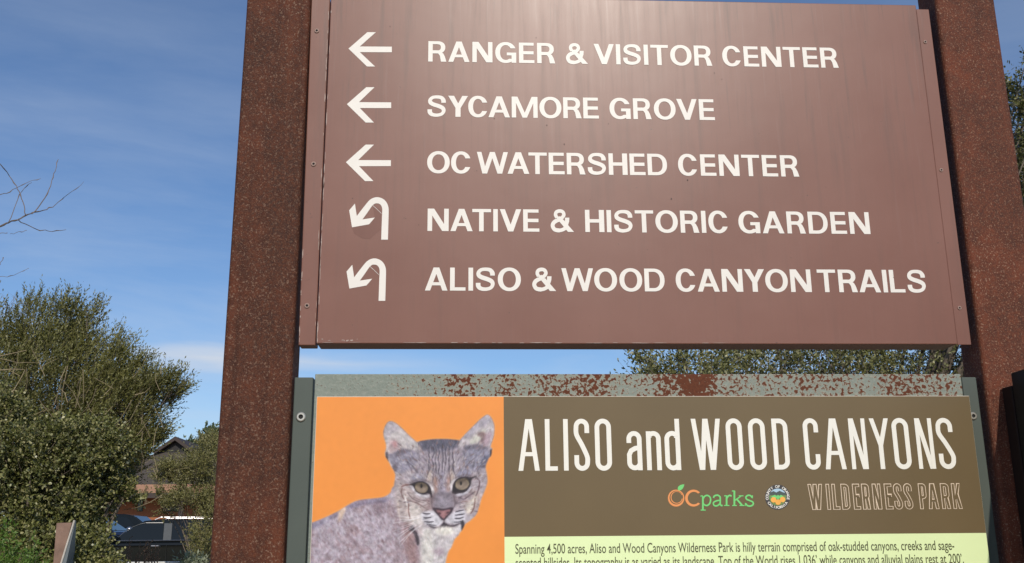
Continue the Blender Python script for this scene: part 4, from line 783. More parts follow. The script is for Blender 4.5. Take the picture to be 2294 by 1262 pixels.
# =================== dark side sign, seen nearly edge-on at the right post ===================
c = P(2248, 870, -.01); wx = c.x
ws_ = thing('side_sign', (wx, -.3, .9), 'black side panel in shade jutting towards the viewer from the right steel post', 'side sign')
b = MB(); b.box(wx-.004, wx+.012, -.050, -.0095, .85, c.z); b.build('mounting_bracket', M['black_metal'], ws_, bevel=.002)
b = MB(); b.box(wx-.002, wx+.022, -.66, -.052, .82, P(2270, 836, -.052).z); b.build('sign_panel', M['black_paint'], ws_, bevel=.003)

# =================== vegetation ===================
def norm(a): return a/(np.linalg.norm(a, axis=-1, keepdims=True)+1e-9)
def crown(parent, lobes, mat, stem, twigs, tlen, per, ll, lw, up=(0, 0, .5), out=.8, shell=.55, seed=1, spread=.7, name='foliage', rnd=.45, inner=.25, stem_r=.0022, gz_min=.02, clump=.0, lean=.6, stems=.35, rounded=False, tuft=.17):
    """many leaf faces on thin twigs through the volume of the lobes; returns nothing, builds foliage + twigs parts"""
    g = np.random.default_rng(seed); lb = np.array(lobes, float); wt = lb[:, 3]*lb[:, 5]+lb[:, 3]*lb[:, 4]; wt /= wt.sum()
    idx = g.choice(len(lb), twigs, p=wt); d = norm(g.standard_normal((twigs, 3)))
    if clump > 0:        # pull twigs together into tufts with gaps between them
        nc = max(12, int(twigs*clump)); hub = norm(g.standard_normal((nc, 3))); hi = g.integers(0, nc, twigs); d = norm(hub[hi]+tuft*g.standard_normal((twigs, 3))); idx = (g.choice(len(lb), nc, p=wt))[hi]
    s = np.where(g.random(twigs) < inner, g.uniform(.1, shell, twigs), shell+(1-shell)*g.random(twigs)**.6)
    base = lb[idx, :3]+d*lb[idx, 3:6]*s[:, None]
    ok = base[:, 2] > np.array([gz(x, y) for x, y in base[:, :2]])+gz_min; base, d = base[ok], d[ok]; n = len(base)
    dirn = norm(d*out+np.array(up)+rnd*g.standard_normal((n, 3))); L = tlen*g.uniform(.45, 1.25, n)
    # leaves
    t = np.tile(np.linspace(.08, 1., per), (n, 1))+g.normal(0, .04, (n, per)); pos = base[:, None]+dirn[:, None]*(L[:, None]*t)[..., None]
    sag = np.zeros(3); rv = norm(g.standard_normal((n, per, 3))); ax = norm(dirn[:, None]*lean+rv*spread+sag); pos = pos.reshape(-1, 3); ax = ax.reshape(-1, 3)
    sd_ = norm(np.cross(ax, norm(g.standard_normal(ax.shape)+np.array([0, -.5, .9])))); q = len(pos)
    l = (ll*g.uniform(.6, 1.25, q))[:, None]; w = (lw*g.uniform(.7, 1.2, q))[:, None]; nrm = np.cross(ax, sd_)
    if rounded:
        V = np.stack([pos, pos+ax*l*.28+sd_*w*.44, pos+ax*l*.68+sd_*w*.46, pos+ax*l, pos+ax*l*.68-sd_*w*.46, pos+ax*l*.28-sd_*w*.44], 1).reshape(-1, 3)
        fast_mesh(name, V, np.arange(6*q).reshape(-1, 6), mat, parent)
    else:
        V = np.stack([pos, pos+ax*l*.5+sd_*w*.5+nrm*w*.12, pos+ax*l, pos+ax*l*.5-sd_*w*.5+nrm*w*.12], 1).reshape(-1, 3)
        fast_mesh(name, V, np.arange(4*q).reshape(-1, 4), mat, parent)
    if stem is not None:
        ks = g.random(n) < stems; base, dirn, L = base[ks], dirn[ks], L[ks]; n = len(base)
        e1 = norm(np.cross(dirn, g.standard_normal((n, 3)))); e2 = np.cross(dirn, e1); a0 = base-dirn*(L*.5)[:, None]; a1 = base+dirn*(L*1.0)[:, None]
        ring = lambda c, r: np.stack([c+e1*r, c-e1*r*.5+e2*r*.87, c-e1*r*.5-e2*r*.87], 1)
        V = np.concatenate([ring(a0, stem_r), ring(a1, stem_r*.35)], 1).reshape(-1, 3); o = np.arange(n)[:, None]*6
        F = np.concatenate([o+np.array([0, 1, 4, 3]), o+np.array([1, 2, 5, 4]), o+np.array([2, 0, 3, 5])], 0); fast_mesh('twigs', V, F, stem, parent)
def LB(u, v, Y, ru, rv, dy=None):
    """lobe centred where the photo shows it at depth Y, its radii given in photo pixels"""
    p = P(u, v, Y); k = (Y-CAM.y)/FOC; return (p.x, p.y, p.z, ru*k, (dy if dy else (ru+rv)*.5*k), rv*k)
def limbs(parent, root, lobes, r0, mat, seed=0, name='trunk', n=7):
    g = random.Random(seed); b = MB(); root = Vector(root); lb = [Vector(l[:3]) for l in lobes]; top = sum(lb, Vector())/len(lb)
    fork = root.lerp(top, .35); b.tube([root-Vector((0, 0, .2)), root.lerp(fork, .5)+Vector((g.uniform(-.05, .05), g.uniform(-.05, .05), 0)), fork], [r0, r0*.85, r0*.7], 10)
    for l, q in zip(lobes, lb):
        for _ in range(2):
            e = q+Vector((g.uniform(-.6, .6)*l[3], g.uniform(-.6, .6)*l[4], g.uniform(-.2, .8)*l[5])); m_ = fork.lerp(e, .5)+Vector((g.uniform(-.1, .1), g.uniform(-.1, .1), g.uniform(0, .15)))
            b.tube([fork, m_, e], [r0*.5, r0*.33, r0*.08], 7)
    return b.build(name, mat, parent, smooth=True)
# --- big oak behind the signs ---
oak_l = [LB(1560, 930, 7.0, 170, 120, .9), LB(1760, 900, 7.4, 240, 160, 1.2), LB(2000, 800, 7.6, 260, 330, 1.3), LB(2330, 560, 7.0, 90, 300, 1.), LB(2480, 420, 7.4, 210, 320, 1.2), LB(2200, 700, 7.8, 200, 420, 1.3), LB(1480, 830, 7.0, 60, 40, .4), LB(2320, 430, 7.0, 60, 140, .5), LB(2300, 240, 7.0, 26, 100, .35), LB(2300, 330, 7.2, 45, 60, .4), LB(2290, 190, 7.0, 18, 80, .3), LB(2285, 270, 7.1, 24, 70, .3)]
t = thing('oak_tree', (3.6, 7.6, 0), 'leafy live oak rising behind the signs and the right post', 'tree')
limbs(t, (3.6, 7.6, 0), oak_l, .07, M['bark'], 3)
crown(t, oak_l, M['leaf_oak'], M['twig_grey'], 12500, .26, 11, .040, .019, up=(0, 0, .55), seed=5, clump=.045, stem_r=.003, inner=.18, rounded=True)
# --- olive shrub-tree at the left ---
ol = [LB(60, 960, 7.0, 170, 230, .9), LB(180, 900, 7.2, 130, 160, .9), LB(115, 770, 7.3, 105, 90, .7), LB(250, 960, 7.0, 95, 120, .7), LB(322, 902, 7.0, 50, 46, .45), LB(-120, 900, 7.2, 160, 230, .9), LB(130, 1120, 7.2, 80, 130, .8), LB(215, 1040, 7.2, 70, 60, .6), LB(372, 886, 7.0, 24, 32, .3), LB(190, 730, 7.2, 40, 40, .35), LB(275, 830, 7.0, 34, 34, .3), LB(300, 1000, 7.0, 44, 50, .4), LB(292, 1060, 7.0, 26, 30, .3)]
t = thing('olive_shrub', (-3.6, 7.1, 0), 'tall feathery olive-green shrub tree left of the dark post', 'shrub')
limbs(t, (-3.6, 7.1, 0), ol, .045, M['bark'], 8)
crown(t, ol, M['leaf_olive'], M['twig_grey'], 15000, .22, 14, .033, .0105, up=(.42, -.15, .85), out=.5, seed=9, clump=.036, tuft=.13, lean=1.0, spread=.7, rnd=.28, inner=.15, stem_r=.002, stems=.2)
# --- dense green bush in front of it ---
bu = [LB(40, 1120, 4.6, 150, 150, .6), LB(150, 1060, 4.8, 90, 105, .5), LB(140, 1190, 4.7, 58, 80, .4), LB(225, 1010, 5.0, 60, 60, .35), LB(-90, 1050, 4.8, 150, 200, .6), LB(70, 1290, 4.4, 170, 110, .5), LB(180, 1275, 4.6, 34, 48, .3), LB(250, 1060, 5.0, 32, 40, .25), LB(272, 1120, 5.0, 22, 12, .2), LB(205, 1228, 4.7, 18, 22, .2)]
t = thing('coyote_bush', (-2.9, 4.7, 0), 'dense dark green small-leaved bush at the lower left', 'bush')
limbs(t, (-2.9, 4.7, 0), bu, .05, M['bark'], 4, 'stems')
crown(t, bu, M['leaf_bush'], M['twig_grey'], 12500, .11, 12, .022, .0145, up=(0, -.15, .4), seed=14, clump=.05, inner=.12, stem_r=.0016, stems=.2, rounded=True, tuft=.13)
# bare pale sticks poking out of that bush
st = lambda pts: [(x/2.618, 780+y/2.618) for x, y in pts]
sticks = [[(-60, 70), (0, 50), (80, 30), (150, 15)], [(0, 60), (60, 75), (110, 85), (165, 88), (220, 85), (275, 68), (325, 45)], [(-40, 132), (60, 128), (145, 130)], [(-30, 380), (0, 345), (80, 240), (118, 185), (150, 125)], [(-30, 290), (0, 298), (60, 303), (150, 295)], [(150, 110), (158, 200), (146, 300), (155, 440)], [(-30, 512), (60, 500), (155, 485)], [(90, 340), (112, 400), (135, 480)], [(310, 340), (318, 400), (325, 450)], [(400, 100), (370, 250), (358, 370)], [(430, 270), (400, 320), (375, 365)], [(490, 130), (495, 220), (486, 320)], [(470, 180), (455, 225)], [(565, 240), (540, 300), (500, 360), (470, 395)], [(835, 275), (800, 360), (740, 460), (690, 530)], [(770, 310), (720, 400), (650, 500)], [(838, 490), (828, 580), (838, 660), (830, 740)], [(935, 685), (890, 705), (850, 728)], [(20, 480), (60, 505), (105, 530)], [(0, 570), (30, 600), (48, 630)], [(230, 310), (260, 350), (300, 365)], [(350, 190), (365, 160), (392, 105)], [(560, 440), (600, 400), (660, 340)], [(420, 480), (428, 540), (424, 620)], [(600, 520), (570, 560), (540, 610)], [(950, 860), (880, 900), (800, 935), (720, 955)], [(760, 820), (700, 850), (650, 870)]]
g = random.Random(5)
for s_ in sticks:
    b = MB()
    Y = g.uniform(5.0, 5.6); pts = [P(u, v, Y-.1+.05*i) for i, (u, v) in enumerate(st(s_))]; r = g.uniform(.0026, .0045)
    b.tube([p+Vector((g.uniform(-.006, .006), 0, g.uniform(-.006, .006))) for p in pts], [r*(1-.5*i/(len(pts)-1)) for i in range(len(pts))], 5); b.build('dead_stick', M['twig_pale'], t)
b = MB()
for _ in range(45):
    u, v = g.uniform(-60, 370), g.uniform(830, 1080); p = P(u, v, g.uniform(4.9, 5.7)); d = Vector((g.uniform(-.5, .6), g.uniform(-.3, .1), g.uniform(.2, 1))).normalized()*g.uniform(.08, .28)
    b.tube([p, p+d*.5+Vector((g.uniform(-.02, .02), 0, g.uniform(-.02, .02))), p+d], [.0028, .0022, .001], 4)
tag(b.build('fine_twigs', M['twig_pale'], t), kind='stuff')
# --- bare deciduous tree, its twigs entering at the left edge ---
t = thing('bare_tree', (-4.9, 2.9, 0), 'leafless tree whose thin grey branches reach in at the left edge', 'tree')
b = MB(); b.tube([(-4.9, 2.9, -.2), (-4.85, 2.85, 1.2), (-4.7, 2.8, 2.4), (-4.75, 2.8, 3.6)], [.11, .09, .06, .03], 10)
c2 = lambda x, y: (x/2.743, 340+y/2.743)
brs = [([(-560, 520), (-300, 505), (-120, 492), (0, 458), (55, 435), (110, 420), (155, 393), (200, 378), (270, 363), (320, 338), (380, 295), (440, 250), (515, 185)], .0085, .0010), ([(200, 378), (245, 330), (290, 262), (320, 180), (340, 115), (358, 48)], .0042, .002), ([(155, 393), (150, 330), (125, 265), (100, 210), (60, 150), (0, 75), (-60, 10)], .0036, .0026), ([(55, 435), (90, 350), (118, 270), (145, 225), (195, 190)], .0032, .0015), ([(-80, 290), (0, 268), (60, 245), (120, 212), (180, 182), (250, 165)], .003, .0012), ([(110, 422), (180, 455), (250, 482), (320, 490), (405, 480)], .0034, .0018), ([(-60, 512), (5, 503), (45, 500)], .0025, .0018), ([(60, 505), (95, 500), (130, 492), (165, 483)], .0014, .0018), ([(-60, 700), (0, 690), (20, 650)], .0018, .0022), ([(-40, 760), (0, 770), (60, 765), (130, 740), (178, 715)], .002, .0014)]
g = random.Random(3)
for pts, ra, rb in brs:
    w = [P(*c2(x, y), 2.6+.06*i*g.uniform(.4, 1)) for i, (x, y) in enumerate(pts)]; fine = []
    for i in range(len(w)-1):
        for k in range(3): fine.append(w[i].lerp(w[i+1], k/3)+Vector((g.uniform(-.004, .004), 0, g.uniform(-.004, .004))))
    fine.append(w[-1]); n = len(fine)
    b.tube(fine, [.68*(ra+(rb-ra)*i/(n-1))+(.0011 if i % 4 == 2 and i > 3 else 0) for i in range(n)], 6)
b.tube([(-4.72, 2.8, 2.5), P(*c2(-560, 520), 2.6)], [.03, .0105], 8)
for k in range(13):        # the rest of the crown, out of the photo's frame
    h = 1.5+k*.17; a = g.uniform(0, 6.28) if k % 3 else 3.1; p0 = Vector((-4.84+.05*k/13, 2.83, h)); d = Vector((math.cos(a), math.sin(a), g.uniform(.4, 1.1))).normalized()
    if d.x > .25: d.x = -d.x
    L = g.uniform(.7, 1.5); p1 = p0+d*L*.5+Vector((0, 0, .05)); p2 = p0+d*L; b.tube([p0, p1, p2], [.022, .014, .005], 6)
    for j in range(5):
        q = p0.lerp(p2, g.uniform(.35, .98)); e = (d+Vector((g.uniform(-.8, .3), g.uniform(-.8, .8), g.uniform(-.1, .7)))).normalized()*g.uniform(.25, .6); b.tube([q, q+e*.5+Vector((0, 0, .02)), q+e], [.006, .004, .0015], 5)
b.build('branches', M['twig_dark'], t)
# --- grey leafless shrub behind the olive shrub ---
t = thing('leafless_shrub', (-4.6, 8.6, 0), 'fine grey leafless shrub sticking up at the far left edge', 'shrub')
b = MB(); g = random.Random(12)
def grow(p, d, L, r, n):
    q = p+d*L*.5+Vector((g.uniform(-1, 1), g.uniform(-1, 1), 0))*L*.08; e = p+d*L; b.tube([p, q, e], [r, r*.85, r*.65], 5)
    if n > 0:
        for _ in range(g.choice((2, 3, 3))): grow(p+d*L*g.uniform(.55, 1), (d+Vector((g.uniform(-.8, .8), g.uniform(-.5, .5), g.uniform(-.1, .5)))).normalized(), L*g.uniform(.5, .75), r*.6, n-1)
for u in (-60, -20, 15, 40): grow(P(u, 960, 8.4), Vector((g.uniform(-.15, .25), 0, 1)).normalized(), g.uniform(.55, .75), .011, 5)
b.tube([(-4.6, 8.5, -.1), P(-10, 960, 8.4)], [.03, .014], 7)
b.build('branches', M['twig_grey'], t)
# --- thinner shrub between the left post and the house ---
sh = [LB(446, 1050, 11.5, 38, 40, .5), LB(475, 1010, 11.8, 34, 26, .5), LB(400, 1058, 11.6, 30, 16, .3), LB(435, 1126, 11.2, 44, 18, .5), LB(398, 1124, 11.4, 18, 14, .2), LB(345, 1075, 11.6, 12, 8, .2), LB(352, 1112, 11.4, 9, 6, .2), LB(388, 1050, 11.6, 26, 12, .3), LB(408, 1090, 11.5, 20, 12, .3), LB(365, 1072, 11.6, 14, 8, .2), LB(372, 1140, 11.4, 14, 10, .2), LB(325, 1120, 11.4, 6, 6, .15), LB(470, 1200, 11., 28, 70, .5), LB(445, 1235, 11., 14, 20, .3), LB(520, 1080, 11.6, 60, 120, .8)]
t = thing('grey_green_shrub', (-4.1, 11.4, 0), 'loose grey-green shrub beside the dark post, half hiding the black vehicle', 'shrub')
limbs(t, (P(492, 1262, 11.4).x, 11.4, gz(-4, 11.4)), sh[:8], .014, M['twig_grey'], 6, 'stems')
crown(t, sh, M['leaf_grey'], M['twig_pale'], 5000, .15, 11, .028, .013, up=(0, 0, .5), seed=23, clump=.10, inner=.15, stem_r=.003, stems=.15)
# --- small distant tree tops beyond the house ---
t = thing('distant_tree', (-17, 62, .28), 'small pale distant tree top beside the dark gable', 'tree')
fl = [LB(465, 1010, 62, 26, 30), LB(440, 1030, 62, 24, 26), LB(500, 1015, 62, 30, 34), LB(480, 1060, 62, 60, 50)]
limbs(t, (-17, 62, .28), fl, .3, M['bark'], 2); crown(t, fl, M['leaf_far'], None, 1500, .9, 9, .30, .17, seed=31, clump=.06)
# --- small plants at the foot of the view ---
t = thing('leafy_sprout', (-1.98, 3.2, 0), 'bright fresh green sprout at the lower left corner', 'plant')
crown(t, [LB(5, 1262, 3.2, 22, 62), LB(62, 1270, 3.2, 14, 40), LB(-30, 1260, 3.2, 40, 60), LB(20, 1330, 3.2, 70, 60)], M['leaf_bright'], M['twig_pale'], 420, .09, 10, .026, .010, up=(0, 0, 1.), seed=41, gz_min=-.5, stem_r=.0014)
t = thing('sage_plant', (-3.4, 9.2, 0), 'pale silvery sage plant low beside the left post', 'plant')
crown(t, [LB(430, 1262, 9.2, 26, 16), LB(432, 1300, 9.2, 40, 40), LB(440, 1340, 9.2, 50, 50)], M['leaf_sage'], M['twig_pale'], 260, .12, 9, .055, .020, up=(0, 0, .9), seed=43, gz_min=-.5)
t = thing('dry_weed', (-3.3, 8.2, 0), 'cluster of dry brown upright weed stalks in front of the black vehicle', 'weed'); b = MB(); g = random.Random(8)
for i in range(16):
    u = 285+g.uniform(-6, 60); a = P(u, 1420, 8.2+g.uniform(-.1, .1)); c = P(u+g.uniform(-4, 22), 1205+g.uniform(0, 40), 8.2); b.tube([a, a.lerp(c, .5)+Vector((g.uniform(-.02, .02), 0, 0)), c], [.006, .005, .003], 5)
    for k in range(5): q = a.lerp(c, g.uniform(.75, 1)); b.tube([q, q+Vector((g.uniform(-.04, .04), 0, g.uniform(.02, .06)))], [.003, .004], 4)
b.build('stalks', M['stalk'], t)
# =================== street furniture at the lower left ===================
Yp = 3.9
t = thing('trail_marker', (P(145, 1262, Yp).x, Yp, 0), 'brown board trail marker post with a slanting grey sign plate', 'trail marker')
def pr(pts, Y, off, name, mat, bev=.002):
    b = MB(); b.prism([P(u, v, Y) for u, v in pts], off); return b.build(name, mat, t, bevel=bev)
pr([(126.5, 1172), (161, 1171), (152, 1205), (143, 1238), (136, 1262), (112, 1340), (80, 1640), (60, 1640), (110, 1340), (119, 1262)], Yp, (0, .035, 0), 'board', M['post_brown'])
a, b_, c, d = P(166.5, 1166, Yp-.02), P(136, 1265, Yp-.03), P(60, 1640, Yp-.03), P(150, 1640, Yp+.3)
e = P(163.5, 1266, Yp+.22); f_ = P(167.5, 1170, Yp+.10)
b = MB(); th = Vector((.006, .006, 0)); b.prism([a, f_, e, d, c, b_], th); pl = b.build('sign_plate', M['post_grey'], t)
b = MB(); b.tube([a, b_, c], [.0055, .0055, .0055], 6); b.build('plate_edge', M['post_edge'], t)  # pale tube along the plate's slanting edge
b = MB()
for k, w in ((.22, .3), (.34, .2), (.46, .35), (.60, .25), (.74, .3)):
    p0 = a.lerp(b_, k).lerp(f_.lerp(e, k), .25); p1 = a.lerp(b_, k+.05).lerp(f_.lerp(e, k+.05), .25+w); o = Vector()
    q0, q1 = a.lerp(b_, k+.05).lerp(f_.lerp(e, k+.05), .25), a.lerp(b_, k).lerp(f_.lerp(e, k), .25+w)
    for o in (-th*.3, th*1.3): b.add([p0+o, q0+o, p1+o, q1+o], [(0, 1, 2, 3)])
b.build('plate_marking', M['mark'], pl)
c = P(265, 1254, 10.4); t = thing('yellow_bollard', (c.x, c.y, 0), 'faded yellow bollard with a domed cap in front of the black vehicle', 'bollard')
b = MB(); r = 16*(10.4+2.3)/FOC; b.lathe([(r*.9, -.1), (r*.9, c.z-r*1.15)], (c.x, c.y, 0), 24); b.build('pipe', M['yellow'], t, smooth=False)
b = MB(); b.lathe([(r*1.0, c.z-r*1.15)]+[(r*math.cos(k), c.z-r*.72+r*.72*math.sin(k)) for k in np.linspace(0, 1.5, 8)], (c.x, c.y, 0), 24); b.build('domed_cap', M['yellow'], t, smooth=True)
z = P(350, 1258.5, 12.6).z; x0, x1 = P(285, 1259, 12.6).x, P(402, 1259, 12.6).x
t = thing('low_gate', ((x0+x1)/2, 12.6, 0), 'white low pipe gate rail along the edge of the parking', 'gate'); b = MB(); b.box(x0, x1, 12.57, 12.63, z-.05, z); b.build('rail', M['rail'], t, bevel=.008)
for x in (x0+.06, x1-.06): b = MB(); b.box(x-.03, x+.03, 12.575, 12.625, -.1, z-.05); b.build('post', M['rail'], t)

# =================== vehicles ===================
def car(name, loc, rz, label, paint, suv, L=4.9, Wd=1.92, Hh=1.76):
    t = thing(name, loc, label, 'car', None, rz)
    hw = Wd/2; bel = .665*Hh if suv else .66*Hh; hood = bel-.06
    def part(mb, nm, mat, par=None, **k):
        o = mb.build(nm, mat, None, **k); o.parent = par or t; return o
    # lower body: side outline swept across the width with a softly rolled flank
    if suv: out = [(L/2, .42), (L/2+.02, .62), (L/2-.06, hood-.16), (L/2-.28, hood-.03), (1.05, bel-.02), (-2.25, bel), (-L/2+.02, bel-.08), (-L/2, .55), (-L/2+.08, .36), (L/2-.1, .34)]
    else: out = [(L/2, .38), (L/2, .58), (L/2-.12, hood-.12), (L/2-.45, hood-.02), (.95, bel-.02), (-1.75, bel), (-L/2+.05, bel-.02), (-L/2, .62), (-L/2+.06, .34), (L/2-.1, .32)]
    prof = [(-hw+.07, 1.), (-hw+.02, 1.), (-hw, 1.), (hw, 1.), (hw-.02, 1.), (hw-.07, 1.)]
    b = MB(); n = len(out); cols = [(-hw+.10, .985), (-hw+.02, .93), (-hw, .70), (hw, .70), (hw-.02, .93), (hw-.10, .985)]
    zc = .62
    rings = []
    for y, k in ((-hw+.08, 1.), (-hw+.015, .94), (-hw, .78), (hw, .78), (hw-.015, .94), (hw-.08, 1.)): rings.append([(x*(.97+.03*k), y, zc+(z-zc)*k) for x, z in out])
    V = [p for r_ in rings for p in r_]; m = len(rings)
    b.add(V, [tuple(range(n)), tuple(range(n*m-1, n*(m-1)-1, -1))]+[(i*n+j, i*n+(j+1) % n, (i+1)*n+(j+1) % n, (i+1)*n+j) for i in range(m-1) for j in range(n)])
    body = part(b, 'body', paint, bevel=.02, seg=2)
    # cabin
    if suv: lo, hi = [(1.06, bel-.03), (-2.28, bel-.01)], [(.22, Hh-.05), (-.2, Hh), (-1.6, Hh-.01), (-2.02, Hh-.06)]
    else: lo, hi = [(1.0, bel-.03), (-1.75, bel-.01)], [(.15, Hh-.05), (-.25, Hh), (-.75, Hh-.02), (-1.05, Hh-.07)]
    wb, wt = hw-.07, hw-.12
    zr = lambda z: wb+(wt-wb)*(z-bel)/(Hh-bel)
    ol_ = [lo[0]]+hi+[lo[1]]; V = [(x, -zr(z), z) for x, z in ol_]+[(x, zr(z), z) for x, z in ol_]; k = len(ol_)
    b = MB(); b.add(V, [tuple(range(k)), tuple(range(2*k-1, k-1, -1))]+[(i, (i+1) % k, (i+1) % k+k, i+k) for i in range(k)]); part(b, 'cabin', paint, bevel=.02, seg=2)
    def side(pts, nm, mat, s, off, th, par=None):
        b = MB(); b.prism([(x, s*(zr(z)+off), z) for x, z in pts], (0, s*th, 0)); return part(b, nm, mat, par)
    z0 = bel+.035; z1 = Hh-.115; bx = -.42
    wf = [(.90, z0), (.74, z0+.16), (.52, z0+.32), (.30, z1-.03), (.16, z1), (bx+.13, z1), (bx+.13, z0)] if suv else [(.85, z0), (.62, z0+.14), (.38, z0+.27), (.16, z1-.02), (.02, z1), (bx+.06, z1), (bx+.06, z0)]
    wr_ = [(bx-.12, z0), (bx-.12, z1), (-1.30, z1), (-1.36, z0)] if suv else [(bx-.05, z0), (bx-.05, z1), (-.85, z1-.02), (-1.15, z0+.1), (-1.2, z0)]
    wq = [(-1.46, z0), (-1.40, z1), (-1.88, z1-.02), (-2.08, z0)] if suv else None
    for s in (1, -1):
        for w in (wf, wr_)+((wq,) if wq else ()): side(w, 'side_window', M['car_glass'], s, .003, .008)
        side([(bx+.11, z0-.01), (bx+.11, z1), (bx-.10, z1), (bx-.10, z0-.01)] if suv else [(bx+.05, z0), (bx+.05, z1), (bx-.04, z1), (bx-.04, z0)], 'door_pillar', M['pillar'] if suv else paint, s, .002, .008)
        cm = M['pillar']
        b = MB(); fr = [(x, s*(zr(z)+.010), z) for x, z in ([(wf[0][0]+.03, z0-.012)]+[(x+.014, z+.014) for x, z in wf[1:6]] if suv else wf[:6])]; b.tube(fr, .009 if suv else .012, 5); part(b, 'window_trim', cm)
        b = MB(); b.tube([(wf[0][0]+.04, s*(zr(z0)+.012), z0-.016), ((-2.08 if suv else -1.2), s*(zr(z0)+.012), z0-.016)], .011, 5); part(b, 'belt_trim', M['chrome'])
        for hx in ((-.13, -1.20) if suv else (-.2, -1.05)):
            b = MB(); hz = bel-.13; b.tube([(hx+.13, s*(hw-.015), hz-.012), (hx+.10, s*(hw+.03), hz), (hx-.10, s*(hw+.03), hz), (hx-.13, s*(hw-.015), hz-.012)], .015, 6); part(b, 'door_handle', M['chrome'])
        for gx_ in (bx, -1.42, .95): b = MB(); b.tube([(gx_, s*(hw+.001), .42), (gx_, s*(hw-.004), bel-.10)], .006, 4); part(b, 'door_seam', M['hole'])
        b = MB(); mxx = .92 if suv else .85; b.lathe([(.02, -.04), (.10, -.03), (.115, .03), (.08, .08), (.02, .10)], (mxx, s*(hw+.14), bel+.06), 14); b.tube([(mxx, s*(hw-.1), bel+.02), (mxx, s*(hw+.12), bel+.05)], .02, 5); part(b, 'door_mirror', M['chrome'] if not suv else paint, smooth=True)
        if suv:
            b = MB(); b.tube([(-.05, s*(wt-.03), Hh-.02), (-.2, s*(wt-.03), Hh+.05), (-1.75, s*(wt-.03), Hh+.045), (-1.92, s*(wt-.03), Hh-.03)], .012, 6); part(b, 'roof_rail', M['chrome'])
        for wx_ in (L/2-.95, -L/2+1.0):
            rr = .37 if suv else .32
            b = MB(); b.lathe([(rr*.62, -.12), (rr*.93, -.125), (rr, -.09), (rr, .09), (rr*.93, .125), (rr*.62, .12)], (wx_, s*(hw-.12), rr), 28, 0, 'y'); wh = part(b, 'wheel', M['tyre'], smooth=False)
            b = MB(); b.lathe([(rr*.64, .0), (rr*.64, .12), (rr*.5, .10), (.05, .115)], (0, 0, 0), 24, 0, 'y')
            b.v = [(x+wx_, (s*(hw-.12)+(y if s < 0 else -y)), z+rr) for x, y, z in b.v]; part(b, 'rim', M['alloy'], wh)
    # windscreens follow the cabin's end slopes
    for nm, (xa, za), (xb, zb_), mt in (('windscreen', lo[0], hi[0], M['shield_glass']), ('rear_window', lo[1], hi[-1], M['car_glass'])):
        sgn = 1 if xa > 0 else -1; p0, p1 = .10, .92; A = Vector((xa, 0, za)).lerp(Vector((xb, 0, zb_)), p0); Bq = Vector((xa, 0, za)).lerp(Vector((xb, 0, zb_)), p1); nrm = Vector((zb_-za, 0, xa-xb)).normalized()*sgn*(1 if sgn > 0 else 1); nrm = Vector((abs(nrm.x)*sgn, 0, abs(nrm.z)))
        b = MB(); q = [A+Vector((0, -zr(A.z)+.07, 0)), A+Vector((0, zr(A.z)-.07, 0)), Bq+Vector((0, zr(Bq.z)-.07, 0)), Bq+Vector((0, -zr(Bq.z)+.07, 0))]; b.prism([v+nrm*.003 for v in q], nrm*.006); part(b, nm, mt)
    for s in (1, -1):
        b = MB(); b.box(L/2-.12, L/2+.03, s*(hw-.42), s*(hw-.08), hood-.26, hood-.12); part(b, 'headlight', M['lamp'], bevel=.02)
    return t
p = P(371, 1190, 26.6); sx_ = p.x-.42*math.cos(R(12)) ; car('parked_suv', (p.x-.42, 27.1, .37), math.pi+R(10), 'black tall vehicle with grey door pillar and silver roof rails behind the shrubs', M['car_black'], True)
p = P(240, 1165, 31); car('parked_sedan', (p.x-.45, 31.0, .788), R(0), 'dark blue car with a pale windscreen edge, left of the black vehicle', M['car_blue'], False, 4.6, 1.8, 1.62)
p = P(314, 1165, 34.5); car('parked_hatchback', (p.x-1.05, 34.5, .788), math.pi, 'black car roof just visible between the blue car and the tall black vehicle', M['car_black'], False, 4.2, 1.75, 1.70)

# =================== house ===================
Yh = 46.0; k = (Yh-CAM.y)/FOC
c = P(395, 1103, Yh); hx, ze = P(395, 1000, Yh+3.6).x, c.z
pk = P(395, 981, Yh+4).z; g0 = P(395, 1012, Yh+3.2).z
t = thing('park_house', (hx, Yh+5, .28), 'brick park building with dark gabled hip roof and tan porch roof beyond the cars', 'house')
hw_, dp = 6.2, 12
b = MB(); b.box(hx-hw_+.9, hx+hw_-.9, Yh+1.2, Yh+dp-.6, .2, ze+.15); b.build('wall', M['brick'], t)
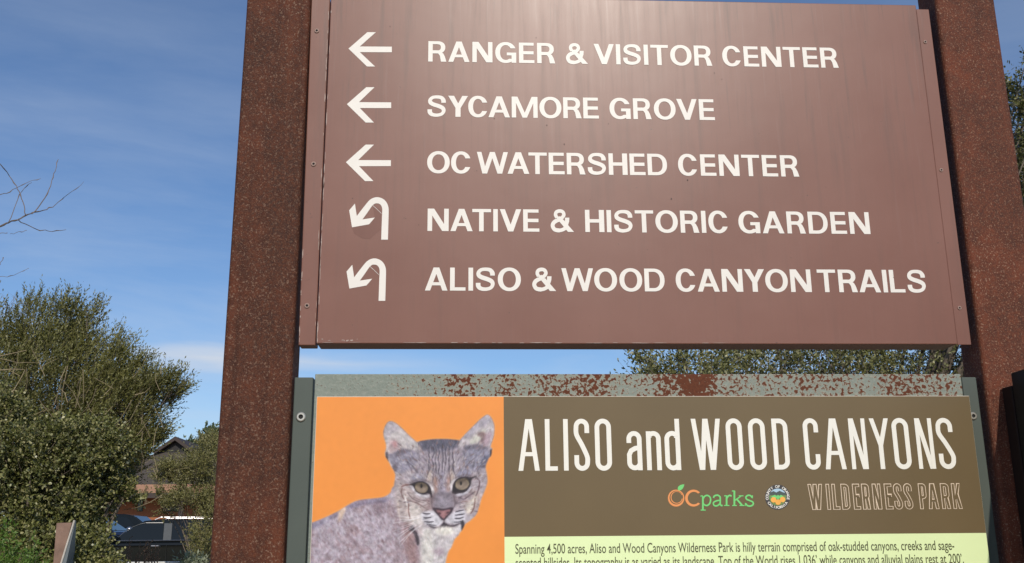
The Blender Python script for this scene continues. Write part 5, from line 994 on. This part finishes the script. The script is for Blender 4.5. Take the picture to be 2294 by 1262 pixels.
# porch roof: shallow tan skirt along the front
zp = P(395, 1084, Yh+1.0).z
b = MB(); b.prism([(hx-hw_, Yh, ze), (hx-hw_, Yh+1.3, zp), (hx-hw_, Yh+1.3, ze-.10), (hx-hw_, Yh, ze-.14)], (2*hw_, 0, 0)); b.build('porch_roof', M['roof_tan'], t)
b = MB(); b.box(hx-hw_, hx+hw_, Yh-.03, Yh-.002, ze-.26, ze-.02); b.build('fascia', M['fascia'], t)
# main hip roof, gablet on top
gw = .75; yr = Yh+3.6; rf = MB()
A_ = [(hx-hw_, Yh+1.25, zp-.02), (hx+hw_, Yh+1.25, zp-.02), (hx+hw_, Yh+dp, zp-.02), (hx-hw_, Yh+dp, zp-.02)]
G_ = [(hx-gw, yr, g0), (hx+gw, yr, g0), (hx+gw, Yh+dp-3, g0), (hx-gw, Yh+dp-3, g0)]
rf.add(A_+G_, [(0, 1, 5, 4), (1, 2, 6, 5), (2, 3, 7, 6), (3, 0, 4, 7), (0, 3, 2, 1), (4, 5, 6, 7)]); rfo = rf.build('roof', M['roof'], t)
b = MB(); ov = .35
for s in (-1, 1):
    b.prism([(hx, yr-ov, pk), (hx+s*(gw+.25), yr-ov, g0+.06), (hx+s*(gw+.25), yr-ov, g0-.12), (hx, yr-ov, pk-.20)], (0, dp-6.2, 0))
b.build('gable_roof', M['fascia'], rfo)
b = MB(); b.prism([(hx-gw, yr-.02, g0-.02), (hx+gw, yr-.02, g0-.02), (hx, yr-.02, pk-.22)], (0, .1, 0)); b.build('gable_louvre', M['louvre'], rfo)
for u0, u1 in ((309, 321), (366, 400), (240, 262)):
    xa, xb = P(u0, 1130, Yh+1.2).x, P(u1, 1130, Yh+1.2).x; za, zb_ = P(u0, 1146, Yh+1.2).z, P(u0, 1108, Yh+1.2).z
    b = MB(); b.box(xa, xb, Yh+1.14, Yh+1.198, za, zb_); fr = b.build('window', M['green_frame'], t); b = MB(); b.box(xa+.05, xb-.05, Yh+1.125, Yh+1.139, za+.05, zb_-.05); b.build('pane', M['win'], fr)
for s in (-1.2, .35, 1.2):
    b = MB(); b.box(hx+s*4-.1, hx+s*4+.1, Yh+.1, Yh+.3, .2, ze-.141); b.build('porch_post', M['fascia'], t)
